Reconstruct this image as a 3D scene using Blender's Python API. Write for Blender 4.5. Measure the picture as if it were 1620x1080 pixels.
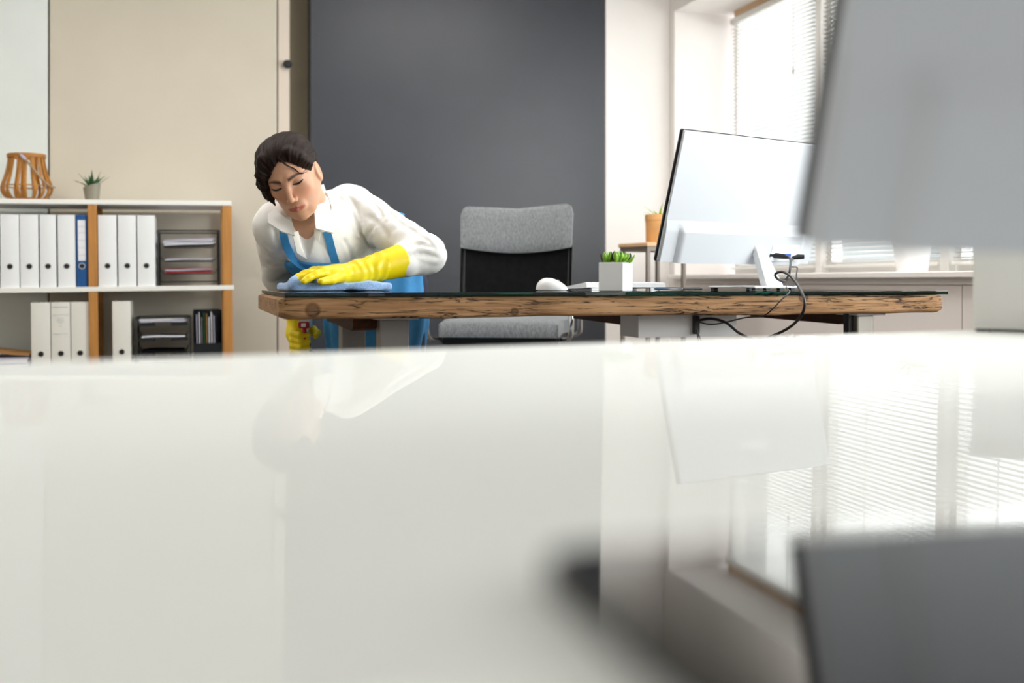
import bpy, math, random
import numpy as np
from mathutils import Vector, Matrix

random.seed(7)
for _o in list(bpy.data.objects):
    bpy.data.objects.remove(_o)
scene = bpy.context.scene
COL = scene.collection

# ------------------------------------------------------------------ camera
F_PX, HORIZON, CAM_Z = 1700.0, 445.0, 0.81
cam_data = bpy.data.cameras.new('camera')
cam = bpy.data.objects.new('camera', cam_data)
COL.objects.link(cam)
cam.location = (0, 0, CAM_Z)
cam.rotation_euler = (math.radians(90), 0, 0)
cam_data.sensor_width = 36
cam_data.lens = F_PX / 1620 * 36
cam_data.shift_y = -(540 - HORIZON) / 1620
cam_data.clip_start = 0.02
cam_data.dof.use_dof = True
cam_data.dof.focus_distance = 2.95
cam_data.dof.aperture_fstop = 2.5
scene.camera = cam

# ------------------------------------------------------------------ world, exposure
world = bpy.data.worlds.new('daylight')
scene.world = world
world.use_nodes = True
world.node_tree.nodes['Background'].inputs[0].default_value = (0.93, 0.97, 1.0, 1)
world.node_tree.nodes['Background'].inputs[1].default_value = 0.7
scene.view_settings.view_transform = 'Standard'
scene.view_settings.look = 'None'
scene.view_settings.gamma = 1
scene.view_settings.use_curve_mapping = False
scene.view_settings.exposure = 0.6
scene.cycles.use_denoising = True
scene.cycles.max_bounces = 8
scene.cycles.diffuse_bounces = 4
scene.cycles.sample_clamp_indirect = 8

PHI = math.radians(16.5)            # the room is turned this much against the view
CP, SP = math.cos(PHI), math.sin(PHI)


def RW(u, v, z=0.0):                # room coordinates -> world
    return Vector((u * CP - v * SP, u * SP + v * CP, z))


def at(x, y, d):                    # the point seen at pixel x, y at distance d
    return Vector(((x - 810) / F_PX * d, d, CAM_Z + (HORIZON - y) / F_PX * d))


def ux(x, v):                       # room u of pixel column x on the plane v
    t = (x - 810) / F_PX
    Y = v / (CP - SP * t)
    return Y * (CP * t + SP)


def window_light(name, u, v, z, w, h, yaw, power, color=(0.985, 0.99, 1.0)):
    l = bpy.data.lights.new(name, 'AREA')
    l.shape = 'RECTANGLE'
    l.size, l.size_y = w, h
    l.energy = power
    l.color = color
    o = bpy.data.objects.new(name, l)
    COL.objects.link(o)
    o.location = RW(u, v, z)
    o.rotation_euler = (math.radians(90), 0, PHI + yaw)
    return o


# daylight standing outside the right windows; added fill behind the rear wall
WIN_V = [(5.36, 4.50), (4.45, 3.61), (3.56, 2.72), (2.67, 1.83), (1.78, 0.94), (0.89, 0.05)]  # windows past the third are unseen, added to brighten the room
WIN_Z0, WIN_Z1 = 0.87, 2.28
WIN_PW = [11, 12, 15, 28, 46, 36]
for i, (a, b) in enumerate(WIN_V):
    window_light('window_daylight', 3.12, (a + b) / 2, (WIN_Z0 + WIN_Z1) / 2, a - b + 0.04, WIN_Z1 - WIN_Z0 + 0.1,
                 math.radians(90), WIN_PW[i])
for uc in (-1.2, 0.4, 1.9):  # unseen openings behind the camera, added as frontal fill
    window_light('rear_fill', uc, -2.75, 1.6, 1.3, 1.5, math.pi, 5)


# ------------------------------------------------------------------ materials
def lin(c):
    if isinstance(c, str):
        c = c.lstrip('#')
        c = [int(c[i:i + 2], 16) / 255 for i in (0, 2, 4)]
        c = [x / 12.92 if x <= 0.04045 else ((x + 0.055) / 1.055) ** 2.4 for x in c]
    return (c[0], c[1], c[2], 1)


MATS = {}


def mat(name, color, rough=0.5, metal=0.0, spec=0.5, noise=0.0, nscale=20, bump=0.0, bscale=200, coat=0.0, trans=0.0,
        ior=1.5, alpha=1.0, emit=None, stretch=(1, 1, 1), sheen=0.0, sss=0.0):
    m = bpy.data.materials.new(name)
    m.use_nodes = True
    nt = m.node_tree
    b = nt.nodes['Principled BSDF']
    b.inputs['Base Color'].default_value = lin(color)
    b.inputs['Roughness'].default_value = rough
    b.inputs['Metallic'].default_value = metal
    b.inputs['Specular IOR Level'].default_value = spec
    b.inputs['IOR'].default_value = ior
    b.inputs['Coat Weight'].default_value = coat
    b.inputs['Coat Roughness'].default_value = 0.03
    b.inputs['Transmission Weight'].default_value = trans
    b.inputs['Alpha'].default_value = alpha
    b.inputs['Sheen Weight'].default_value = sheen
    if sss:
        b.inputs['Subsurface Weight'].default_value = sss
        b.inputs['Subsurface Radius'].default_value = (0.012, 0.005, 0.003)
        b.inputs['Subsurface Scale'].default_value = 0.5
    if emit:
        b.inputs['Emission Color'].default_value = lin(color)
        b.inputs['Emission Strength'].default_value = emit
    if noise or bump:
        tc = nt.nodes.new('ShaderNodeTexCoord')
        mp = nt.nodes.new('ShaderNodeMapping')
        mp.inputs['Scale'].default_value = stretch
        nt.links.new(tc.outputs['Object'], mp.inputs['Vector'])
    if noise:
        n = nt.nodes.new('ShaderNodeTexNoise')
        n.inputs['Scale'].default_value = nscale
        n.inputs['Detail'].default_value = 5
        nt.links.new(mp.outputs[0], n.inputs['Vector'])
        r = nt.nodes.new('ShaderNodeValToRGB')
        c = lin(color)
        r.color_ramp.elements[0].position = 0.3
        r.color_ramp.elements[1].position = 0.7
        r.color_ramp.elements[0].color = tuple(max(0, x * (1 - noise)) for x in c[:3]) + (1,)
        r.color_ramp.elements[1].color = tuple(min(1, x * (1 + noise)) for x in c[:3]) + (1,)
        nt.links.new(n.outputs['Fac'], r.inputs['Fac'])
        nt.links.new(r.outputs['Color'], b.inputs['Base Color'])
    if bump:
        n2 = nt.nodes.new('ShaderNodeTexNoise')
        n2.inputs['Scale'].default_value = bscale
        n2.inputs['Detail'].default_value = 3
        nt.links.new(mp.outputs[0], n2.inputs['Vector'])
        bp = nt.nodes.new('ShaderNodeBump')
        bp.inputs['Strength'].default_value = bump
        bp.inputs['Distance'].default_value = 0.002
        nt.links.new(n2.outputs['Fac'], bp.inputs['Height'])
        nt.links.new(bp.outputs['Normal'], b.inputs['Normal'])
    MATS[name] = m
    return m


def attr_mat(name, rough=0.5, sss=0.0, spec=0.4):
    """colour read from the mesh's own 'tint' attribute (pigment)"""
    m = mat(name, '#ffffff', rough, sss=sss, spec=spec)
    nt = m.node_tree
    a = nt.nodes.new('ShaderNodeAttribute')
    a.attribute_name = 'tint'
    nt.links.new(a.outputs['Color'], nt.nodes['Principled BSDF'].inputs['Base Color'])
    return m


def wood_mat(name, dark, mid, light, scale=(1.2, 30, 30), cracks=0.5, rough=0.6, knots=()):
    m = bpy.data.materials.new(name)
    m.use_nodes = True
    nt = m.node_tree
    N, L = nt.nodes, nt.links
    b = N['Principled BSDF']
    b.inputs['Roughness'].default_value = rough
    b.inputs['Specular IOR Level'].default_value = 0.3
    tc = N.new('ShaderNodeTexCoord')
    mp = N.new('ShaderNodeMapping')
    mp.inputs['Scale'].default_value = scale
    L.new(tc.outputs['Object'], mp.inputs['Vector'])
    n = N.new('ShaderNodeTexNoise')
    n.inputs['Scale'].default_value = 1.6
    n.inputs['Detail'].default_value = 8
    n.inputs['Roughness'].default_value = 0.65
    n.inputs['Distortion'].default_value = 0.6
    L.new(mp.outputs[0], n.inputs['Vector'])
    r = N.new('ShaderNodeValToRGB')
    e = r.color_ramp.elements
    e[0].position, e[0].color = 0.25, lin(dark)
    e[1].position, e[1].color = 0.75, lin(light)
    x = e.new(0.5)
    x.color = lin(mid)
    L.new(n.outputs['Fac'], r.inputs['Fac'])
    colour = r.outputs['Color']
    height = n.outputs['Fac']
    if cracks:
        n2 = N.new('ShaderNodeTexNoise')
        n2.inputs['Scale'].default_value = 1.0
        n2.inputs['Detail'].default_value = 6
        n2.inputs['Distortion'].default_value = 1.2
        mp2 = N.new('ShaderNodeMapping')
        mp2.inputs['Scale'].default_value = (scale[0] * 2.2, scale[1] * 1.5, scale[2] * 1.9)
        mp2.inputs['Location'].default_value = (3.1, 1.7, 5.2)
        L.new(tc.outputs['Object'], mp2.inputs['Vector'])
        L.new(mp2.outputs[0], n2.inputs['Vector'])
        rc = N.new('ShaderNodeValToRGB')
        sub = N.new('ShaderNodeMath')          # thin contour lines of a stretched noise: long cracks
        sub.operation = 'SUBTRACT'
        sub.inputs[1].default_value = 0.5
        ab = N.new('ShaderNodeMath')
        ab.operation = 'ABSOLUTE'
        L.new(n2.outputs['Fac'], sub.inputs[0])
        L.new(sub.outputs[0], ab.inputs[0])
        n3 = N.new('ShaderNodeTexNoise')       # where cracks open
        n3.inputs['Scale'].default_value = 1.3
        n3.inputs['Detail'].default_value = 3
        L.new(mp.outputs[0], n3.inputs['Vector'])
        r3 = N.new('ShaderNodeMapRange')
        r3.inputs['From Min'].default_value = 0.62 - 0.35 * cracks
        r3.inputs['From Max'].default_value = 0.75 - 0.25 * cracks
        r3.inputs['To Min'].default_value = 0.3
        r3.inputs['To Max'].default_value = 0.0
        L.new(n3.outputs['Fac'], r3.inputs['Value'])
        ad = N.new('ShaderNodeMath')
        ad.operation = 'ADD'
        L.new(ab.outputs[0], ad.inputs[0])
        L.new(r3.outputs[0], ad.inputs[1])
        rc.color_ramp.elements[0].position = 0.006
        rc.color_ramp.elements[0].color = (0, 0, 0, 1)
        rc.color_ramp.elements[1].position = 0.038
        rc.color_ramp.elements[1].color = (1, 1, 1, 1)
        L.new(ad.outputs[0], rc.inputs['Fac'])
        mx = N.new('ShaderNodeMix')
        mx.data_type = 'RGBA'
        mx.inputs[6].default_value = lin('#2a1a10')
        L.new(rc.outputs['Color'], mx.inputs[0])
        L.new(colour, mx.inputs[7])
        colour = mx.outputs[2]
        ma = N.new('ShaderNodeMath')
        ma.operation = 'MULTIPLY'
        L.new(n.outputs['Fac'], ma.inputs[0])
        L.new(rc.outputs['Color'], ma.inputs[1])
        height = ma.outputs[0]
    for (kx, ky, kz, kr) in knots:
        vd = N.new('ShaderNodeVectorMath')
        vd.operation = 'DISTANCE'
        vd.inputs[1].default_value = (kx, ky, kz)
        L.new(tc.outputs['Object'], vd.inputs[0])
        rk = N.new('ShaderNodeValToRGB')
        ee = rk.color_ramp.elements
        ee[0].position, ee[0].color = kr * 0.45, (0.5, 0.5, 0.5, 1)
        ee[1].position, ee[1].color = kr * 1.15, (1, 1, 1, 1)
        k2 = ee.new(kr * 0.85)
        k2.color = (0.35, 0.3, 0.26, 1)
        L.new(vd.outputs['Value'], rk.inputs['Fac'])
        mk = N.new('ShaderNodeMix')
        mk.data_type = 'RGBA'
        mk.blend_type = 'MULTIPLY'
        mk.inputs[0].default_value = 1
        L.new(colour, mk.inputs[6])
        L.new(rk.outputs['Color'], mk.inputs[7])
        colour = mk.outputs[2]
    L.new(colour, b.inputs['Base Color'])
    bp = N.new('ShaderNodeBump')
    bp.inputs['Strength'].default_value = 0.6
    bp.inputs['Distance'].default_value = 0.004
    L.new(height, bp.inputs['Height'])
    L.new(bp.outputs['Normal'], b.inputs['Normal'])
    MATS[name] = m
    return m


def lacquer_mat(name, color, gloss):
    """white lacquer: a diffuse body under an even clear layer"""
    m = bpy.data.materials.new(name)
    m.use_nodes = True
    nt = m.node_tree
    nt.nodes.clear()
    o = nt.nodes.new('ShaderNodeOutputMaterial')
    d = nt.nodes.new('ShaderNodeBsdfDiffuse')
    d.inputs[0].default_value = lin(color)
    g = nt.nodes.new('ShaderNodeBsdfGlossy')
    g.inputs['Roughness'].default_value = 0.0
    mx = nt.nodes.new('ShaderNodeMixShader')
    mx.inputs[0].default_value = gloss
    nt.links.new(d.outputs[0], mx.inputs[1])
    nt.links.new(g.outputs[0], mx.inputs[2])
    nt.links.new(mx.outputs[0], o.inputs[0])
    MATS[name] = m
    return m


def slat_mat(name, color, through):
    m = mat(name, color, 0.45)
    nt = m.node_tree
    b = nt.nodes['Principled BSDF']
    t = nt.nodes.new('ShaderNodeBsdfTranslucent')
    t.inputs[0].default_value = lin(color)
    mx = nt.nodes.new('ShaderNodeMixShader')
    mx.inputs[0].default_value = through
    nt.links.new(b.outputs[0], mx.inputs[1])
    nt.links.new(t.outputs[0], mx.inputs[2])
    nt.links.new(mx.outputs[0], nt.nodes['Material Output'].inputs[0])
    return m


def pane_mat(name):
    m = bpy.data.materials.new(name)
    m.use_nodes = True
    nt = m.node_tree
    nt.nodes.clear()
    o = nt.nodes.new('ShaderNodeOutputMaterial')
    t = nt.nodes.new('ShaderNodeBsdfTransparent')
    t.inputs[0].default_value = (0.96, 0.98, 0.97, 1)
    g = nt.nodes.new('ShaderNodeBsdfGlossy')
    g.inputs['Roughness'].default_value = 0.02
    mx = nt.nodes.new('ShaderNodeMixShader')
    mx.inputs[0].default_value = 0.06
    nt.links.new(t.outputs[0], mx.inputs[1])
    nt.links.new(g.outputs[0], mx.inputs[2])
    nt.links.new(mx.outputs[0], o.inputs[0])
    MATS[name] = m
    return m


mat('wall_beige', '#cfc6b6', 0.7, noise=0.03, nscale=3, bump=0.05, bscale=120)
mat('wall_cool', '#dfe4e1', 0.35, noise=0.03, nscale=4)
mat('wall_olive', '#8b806a', 0.7, noise=0.03, nscale=4)
mat('trim_pale', '#d9cbbd', 0.5)
mat('accent_dark', '#34373f', 0.36, noise=0.05, nscale=6, bump=0.06, bscale=90)
mat('wall_white', '#f9f4f1', 0.65, noise=0.02, nscale=4)
mat('wall_pinkish', '#f4ebe7', 0.6, noise=0.02, nscale=3)
mat('floor_grey', '#5b554f', 0.5, noise=0.08, nscale=2, stretch=(1, 6, 1))
mat('ceiling_white', '#dddbd7', 0.8)
mat('frame_wood', '#d8b48c', 0.5, noise=0.1, nscale=8)
mat('frame_white', '#f2efec', 0.4)
mat('blind_white', '#f4f2ee', 0.45)
mat('fill_diffuser', '#fff6ea', 0.5, emit=2.0)  # glowing face of the added fill panels
mat('black_plastic', '#141416', 0.4)
mat('black_gloss', '#050506', 0.04, coat=0.6)
mat('dark_metal', '#2c2e31', 0.35, metal=0.6)
mat('chrome', '#d9dadc', 0.12, metal=1.0)
mat('leg_grey', '#8c8784', 0.35, metal=0.3)
mat('leg_steel', '#c9c6bf', 0.25, metal=0.7)
mat('white_plastic', '#eeeef0', 0.35, noise=0.01)
mat('white_gloss', '#f4f5f8', 0.18, noise=0.01)
mat('white_box', '#e9e8e4', 0.5)
mat('monitor_back', '#cacdd3', 0.55, spec=0.2)
mat('bezel_black', '#0d0d18', 0.3)
mat('screen_black', '#050507', 0.1)
mat('cable_black', '#1b1a20', 0.45)
mat('plug_blue', '#2f5bb5', 0.4)
mat('oak', '#b9803f', 0.5, noise=0.18, nscale=7, stretch=(9, 9, 0.8), bump=0.1, bscale=60)
mat('shelf_white', '#efeee9', 0.4)
mat('binder_white', '#eceef0', 0.5, noise=0.01, bump=0.04, bscale=300)
mat('binder_cream', '#e4e2da', 0.5)
mat('binder_blue', '#11518f', 0.45)
mat('paper', '#e9eaf0', 0.7)
mat('paper_lilac', '#b8b2c9', 0.7)
mat('paper_red', '#8f1a20', 0.6)
mat('print_grey', '#b3b4b8', 0.7)
mat('kraft', '#a87c4c', 0.75, noise=0.06)
mat('rattan', '#b07428', 0.5, noise=0.2, nscale=14, stretch=(1, 1, 4))
mat('rope', '#a58a6c', 0.9, noise=0.15, nscale=90)
mat('pot_taupe', '#8b8677', 0.3)
mat('leaf_dark', '#2f5a34', 0.45, noise=0.25, nscale=30)
mat('leaf_fresh', '#84b53a', 0.45, noise=0.3, nscale=40)
mat('leaf_purple', '#43353a', 0.45, noise=0.3, nscale=40)
mat('leaf_lime', '#b6d13c', 0.45, noise=0.2, nscale=30)
mat('soil', '#3a2a1e', 0.95, noise=0.3, nscale=80)
mat('pot_orange', '#e2aa6c', 0.6, noise=0.12, nscale=18)
mat('stand_metal', '#8d847c', 0.4, metal=0.4)
mat('stand_wood', '#e2b98f', 0.55, noise=0.08, nscale=10)
mat('fabric_grey', '#7b7e81', 0.9, noise=0.28, nscale=220, bump=0.5, bscale=500, stretch=(1, 1, 0.35), sheen=0.2)
mat('mesh_black', '#0e0e10', 0.8, spec=0.1, noise=0.35, nscale=45, bump=0.3, bscale=700)
mat('leather_black', '#121213', 0.4, bump=0.1, bscale=300)
mat('towel_blue', '#9dbfee', 0.95, noise=0.16, nscale=260, bump=1.0, bscale=320, sheen=0.4)
mat('glove_yellow', '#f7dc00', 0.42, noise=0.04, nscale=30, bump=0.06, bscale=160)
mat('apron_blue', '#3f92cf', 0.8, noise=0.06, nscale=60, bump=0.15, bscale=600)
mat('shirt_white', '#f1efec', 0.8, bump=0.08, bscale=700)
_nt = MATS['shirt_white'].node_tree            # soft cloth creases on top of the weave
_tc = _nt.nodes.new('ShaderNodeTexCoord')
_n = _nt.nodes.new('ShaderNodeTexNoise')
_n.inputs['Scale'].default_value = 9
_n.inputs['Detail'].default_value = 0.8
_n.inputs['Distortion'].default_value = 0.9
_b = _nt.nodes.new('ShaderNodeBump')
_b.inputs['Strength'].default_value = 0.25
_b.inputs['Distance'].default_value = 0.03
_nt.links.new(_tc.outputs['Object'], _n.inputs['Vector'])
_nt.links.new(_n.outputs['Fac'], _b.inputs['Height'])
_pb = _nt.nodes['Principled BSDF']
_old = _pb.inputs['Normal'].links[0].from_node
_nt.links.new(_b.outputs['Normal'], _old.inputs['Normal'])
mat('trousers_navy', '#1e2a44', 0.85)
mat('shoe_white', '#dddddd', 0.6)
mat('hair_brown', '#241712', 0.55, noise=0.45, nscale=9, stretch=(18, 18, 3), bump=0.5, bscale=40, spec=0.15)
mat('lash', '#1b1210', 0.6)
mat('bottle_green', '#0f6a4c', 0.15, trans=0.5, ior=1.4)
mat('nozzle_white', '#f3f2f2', 0.35)
mat('trigger_red', '#c3161f', 0.4)
attr_mat('skin', 0.48, sss=0.15)
m_glass = mat('desk_glass', '#12463d', 0.0, trans=1.0, ior=1.5)
wood_mat('old_wood', '#6a4a2e', '#a37a52', '#bf9872', scale=(2.6, 26, 40), cracks=1.15,
         knots=((0.075, 0.0, -0.030, 0.017), (0.55, 0.0, -0.038, 0.010), (1.33, 0.0, -0.006, 0.014)))
wood_mat('dark_wood', '#2a150b', '#4a2814', '#5e351c', scale=(20, 2, 20), cracks=0.3)
lacquer_mat('desk_lacquer', '#f5f6f4', 0.13)
pane_mat('window_glass')
slat_mat('slat_white', '#f4f2ee', 0.14)


# ------------------------------------------------------------------ mesh helpers
class MB:
    def __init__(self):
        self.v, self.f = [], []

    def add(self, vs, fs):
        o = len(self.v)
        self.v += [tuple(p) for p in vs]
        self.f += [tuple(i + o for i in q) for q in fs]
        return self

    def box(self, x0, x1, y0, y1, z0, z1, bev=0.0, M=None):
        if bev <= 0:
            vs = [(x, y, z) for z in (z0, z1) for y in (y0, y1) for x in (x0, x1)]
            fs = [(0, 2, 3, 1), (4, 5, 7, 6), (0, 1, 5, 4), (2, 6, 7, 3), (0, 4, 6, 2), (1, 3, 7, 5)]
        else:
            b = min(bev, (x1 - x0) * .49, (y1 - y0) * .49, (z1 - z0) * .49)
            vs, idx = [], {}
            for sz in (0, 1):
                for sy in (0, 1):
                    for sx in (0, 1):
                        for ax in range(3):
                            p = [(x0 + b, x1 - b)[sx], (y0 + b, y1 - b)[sy], (z0 + b, z1 - b)[sz]]
                            p[ax] = ((x0, x1)[sx], (y0, y1)[sy], (z0, z1)[sz])[ax]
                            idx[(sx, sy, sz, ax)] = len(vs)
                            vs.append(tuple(p))
            fs = []
            for ax in range(3):
                o = [a for a in range(3) if a != ax]
                for s in (0, 1):
                    q = []
                    for (i, j) in ((0, 0), (1, 0), (1, 1), (0, 1)):
                        k = [0, 0, 0]
                        k[ax], k[o[0]], k[o[1]] = s, i, j
                        q.append(idx[(k[0], k[1], k[2], ax)])
                    fs.append(tuple(q))
            for a in range(3):          # edge chamfers
                o = [t for t in range(3) if t != a]
                for i in (0, 1):
                    for j in (0, 1):
                        q = []
                        for (s, ax) in ((0, o[0]), (1, o[0]), (1, o[1]), (0, o[1])):
                            k = [0, 0, 0]
                            k[a], k[o[0]], k[o[1]] = s, i, j
                            q.append(idx[(k[0], k[1], k[2], ax)])
                        fs.append(tuple(q))
            for sx in (0, 1):
                for sy in (0, 1):
                    for sz in (0, 1):
                        fs.append(tuple(idx[(sx, sy, sz, a)] for a in range(3)))
        if M is not None:
            vs = [tuple(M @ Vector(p)) for p in vs]
        return self.add(vs, fs)

    def prism(self, poly, a0, a1, axis='z', M=None):
        n = len(poly)

        def P(p, a):
            return {'z': (p[0], p[1], a), 'y': (p[0], a, p[1]), 'x': (a, p[0], p[1])}[axis]
        vs = [P(p, a0) for p in poly] + [P(p, a1) for p in poly]
        fs = [tuple(range(n))[::-1], tuple(range(n, 2 * n))] + [(i, (i + 1) % n, n + (i + 1) % n, n + i) for i in range(n)]
        if M is not None:
            vs = [tuple(M @ Vector(p)) for p in vs]
        return self.add(vs, fs)

    def lathe(self, prof, n=24, c=(0, 0, 0), close=True):
        vs, fs = [], []
        for (r, z) in prof:
            for i in range(n):
                a = 2 * math.pi * i / n
                vs.append((c[0] + r * math.cos(a), c[1] + r * math.sin(a), c[2] + z))
        for k in range(len(prof) - 1):
            for i in range(n):
                j = (i + 1) % n
                fs.append((k * n + i, k * n + j, (k + 1) * n + j, (k + 1) * n + i))
        if close:
            fs.append(tuple(range(n))[::-1])
            fs.append(tuple((len(prof) - 1) * n + i for i in range(n)))
        return self.add(vs, fs)

    def tube(self, pts, r, n=8, cap=True, flat=1.0):
        pts = [Vector(p) for p in pts]
        rs = r if isinstance(r, (list, tuple)) else [r] * len(pts)
        vs, fs = [], []
        up = None
        for i, p in enumerate(pts):
            d = (pts[min(i + 1, len(pts) - 1)] - pts[max(i - 1, 0)]).normalized()
            if up is None:
                up = d.orthogonal().normalized()
            up = (up - d * up.dot(d))
            up = up.normalized() if up.length > 1e-6 else d.orthogonal().normalized()
            s = d.cross(up)
            for k in range(n):
                a = 2 * math.pi * k / n
                vs.append(p + up * (math.cos(a) * rs[i]) + s * (math.sin(a) * rs[i] * flat))
        for i in range(len(pts) - 1):
            for k in range(n):
                j = (k + 1) % n
                fs.append((i * n + k, i * n + j, (i + 1) * n + j, (i + 1) * n + k))
        if cap:
            fs.append(tuple(range(n))[::-1])
            fs.append(tuple((len(pts) - 1) * n + k for k in range(n)))
        return self.add(vs, fs)

    def grid(self, fn, nu, nv, thick=None):
        """fn(s,t)->point on 0..1; thick: vector function gives a second side"""
        vs = [fn(i / nu, j / nv) for j in range(nv + 1) for i in range(nu + 1)]
        W = nu + 1
        fs = [(j * W + i, j * W + i + 1, (j + 1) * W + i + 1, (j + 1) * W + i) for j in range(nv) for i in range(nu)]
        if thick is not None:
            n0 = len(vs)
            vs += [tuple(Vector(p) + Vector(thick(k % W / nu, k // W / nv))) for k, p in enumerate(vs[:n0])]
            fs += [tuple(n0 + i for i in q[::-1]) for q in fs[:nu * nv]]
            rim = [i for i in range(W)] + [j * W + nu for j in range(1, nv + 1)] + \
                  [nv * W + i for i in range(nu - 1, -1, -1)] + [j * W for j in range(nv - 1, 0, -1)]
            for a, b in zip(rim, rim[1:] + rim[:1]):
                fs.append((b, a, n0 + a, n0 + b))
        return self.add(vs, fs)

    def mesh(self, name):
        me = bpy.data.meshes.new(name)
        me.from_pydata(self.v, [], self.f)
        me.validate()
        me.update()
        import bmesh
        bm = bmesh.new()
        bm.from_mesh(me)
        bmesh.ops.recalc_face_normals(bm, faces=bm.faces)
        bm.to_mesh(me)
        bm.free()
        return me


def obj(name, mb, m, parent=None, smooth=False, angle=40):
    me = mb.mesh(name) if isinstance(mb, MB) else mb
    o = bpy.data.objects.new(name, me)
    COL.objects.link(o)
    if not me.materials:
        me.materials.append(MATS[m] if isinstance(m, str) else m)
    if smooth:
        me.shade_smooth()
        if angle:
            try:
                me.set_sharp_from_angle(angle=math.radians(angle))
            except Exception:
                pass
    if parent is not None:
        o.parent = parent
    return o


def tag(o, label, cat, group=None):
    o['label'] = label
    o['category'] = cat
    if group:
        o['group'] = group
    return o


def thing(name, label, cat, loc=(0, 0, 0), rotz=0.0, group=None, M=None):
    o = bpy.data.objects.new(name, None)
    o.empty_display_size = 0.05
    COL.objects.link(o)
    if M is not None:
        o.matrix_world = M
    else:
        o.location = loc
        o.rotation_euler = (0, 0, rotz)
    return tag(o, label, cat, group)


def struct(name, mb, m, label=None, parent=None):
    o = obj(name, mb, m, parent)
    if parent is None:
        o['kind'] = 'structure'
        o['label'] = label
        o['category'] = name.split('_')[0]
        o.rotation_euler = (0, 0, PHI)
    return o


def spline(pts, n=8):
    """Catmull-Rom through points"""
    P = [Vector(p) for p in pts]
    P = [P[0] * 2 - P[1]] + P + [P[-1] * 2 - P[-2]]
    out = []
    for i in range(1, len(P) - 2):
        for k in range(n):
            t = k / n
            a, b, c, d = P[i - 1], P[i], P[i + 1], P[i + 2]
            out.append(0.5 * ((2 * b) + (c - a) * t + (2 * a - 5 * b + 4 * c - d) * t * t + (3 * b - a - 3 * c + d) * t ** 3))
    out.append(P[-2])
    return out


# ------------------------------------------------------------------ the room
U0, U1, V0, V1, HC = -2.3, 2.53, -2.6, 5.46, 2.75
UO = 3.0                             # outer face of the window wall
struct('floor', MB().box(U0 - .15, UO, V0 - .15, 5.8, -0.08, 0), 'floor_grey', 'dark grey floor of the office')
struct('ceiling', MB().box(U0 - .15, UO, V0 - .15, 5.8, HC, HC + .1), 'ceiling_white', 'white ceiling of the office')
wb = struct('wall_back', MB().box(U0 - .15, UO, 5.60, 5.75, 0, HC), 'wall_olive', 'back wall of pale panels, dark accent panel and white pillar')
xa, xb, xc, xd, xe = ux(77, V1), ux(439, V1), ux(458, V1), ux(491, V1), ux(958, V1)
obj('wall_panel', MB().box(U0, xa - .004, V1, 5.60, 0, HC, .002), 'wall_cool', wb)
obj('wall_panel', MB().box(xa + .004, xb - .003, V1, 5.60, 0, HC, .002), 'wall_beige', wb)
obj('wall_panel', MB().box(xb + .003, xc, V1, 5.60, 0, HC, .002), 'trim_pale', wb)
obj('accent_panel', MB().box(xd, xe, V1, 5.60, 0, HC, .002), 'accent_dark', wb)
obj('pillar', MB().box(xe, U1 + .0, V1, 5.60, 0, HC, .003), 'wall_white', wb)
kn = MB().lathe([(0.0, -.03), (.012, -.03), (.012, -.012), (.02, -.008), (.022, 0), (.016, .008), (0, .009)], 14, close=False)
ko = obj('coat_hook', kn, 'dark_metal', wb, True)
ko.location = (xc - .012, V1 - .028, CAM_Z + (445 - 103) / F_PX * 5.36)
ko.rotation_euler = (math.radians(90), 0, 0)

wr = MB()
wr.box(U1, UO, 5.40, 5.60, 0, HC)                     # end of the window wall, the reveal faces the room
wr.box(U1, UO, V0, 5.40, WIN_Z1 + .01, HC)            # lintel with the soffit
wr.box(U1 + .03, UO, V0, 5.40, 0, .80)                # parapet
wr.box(U1, UO, V0, 0.02, .80, WIN_Z1 + .01)
wr = struct('wall_right', wr, 'wall_white', 'bright white window wall with deep reveals')
seams = [5.40, 4.193, 3.1, 2.0, 0.9, -0.3]
for a, b in zip(seams, seams[1:]):
    obj('parapet_panel', MB().box(U1, U1 + .03, b + .002, a - .002, 0, .80, .002), 'wall_pinkish', wr)
struct('trim_1', MB().box(U1 - .045, 2.93, 0.02, 5.398, .822, .846, .004).box(U1 - .01, U1 + .03, .02, 5.398, .80, .822),
       'wall_white', 'white window sill board along the window wall')
struct('wall_left', MB().box(U0 - .15, U0, V0, 5.60, 0, HC), 'wall_beige', 'beige side wall out of view on the left')
wv = MB()
wv.box(U0, UO, V0 - .15, V0, 0, .8).box(U0, UO, V0 - .15, V0, 2.4, HC)
for a, b in ((U0, -1.9), (-.55, -.3), (1.05, 1.2), (2.55, UO)):
    wv.box(a, b, V0 - .15, V0, .8, 2.4)
struct('wall_rear', wv, 'wall_white', 'white wall behind the camera with three unseen openings added for light')

# windows with frames and panes, the unseen ones added for their light
for i, (a, b) in enumerate(WIN_V):
    fr = MB()
    u0, u1 = 2.875, 2.93
    fr.box(u0, u1, b, b + .035, WIN_Z0 - .02, WIN_Z1).box(u0, u1, a - .035, a, WIN_Z0 - .02, WIN_Z1)
    fr.box(u0, u1, b + .035, a - .035, WIN_Z0 - .02, WIN_Z0 + .03).box(u0, u1, b + .035, a - .035, WIN_Z1 - .04, WIN_Z1)
    w = struct('window_%d' % (i + 1), fr, 'frame_white', 'white framed window number %d from the back corner' % (i + 1))
    obj('pane', MB().box(2.90, 2.906, b + .035, a - .035, WIN_Z0 + .03, WIN_Z1 - .04), 'window_glass', w)
for i in range(len(WIN_V) - 1):
    struct('trim_%d' % (i + 2), MB().box(2.84, 2.95, WIN_V[i + 1][0], WIN_V[i][1], .846, WIN_Z1 + .01, .004), 'frame_white',
           'white window mullion post %d from the back corner' % (i + 1))
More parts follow.
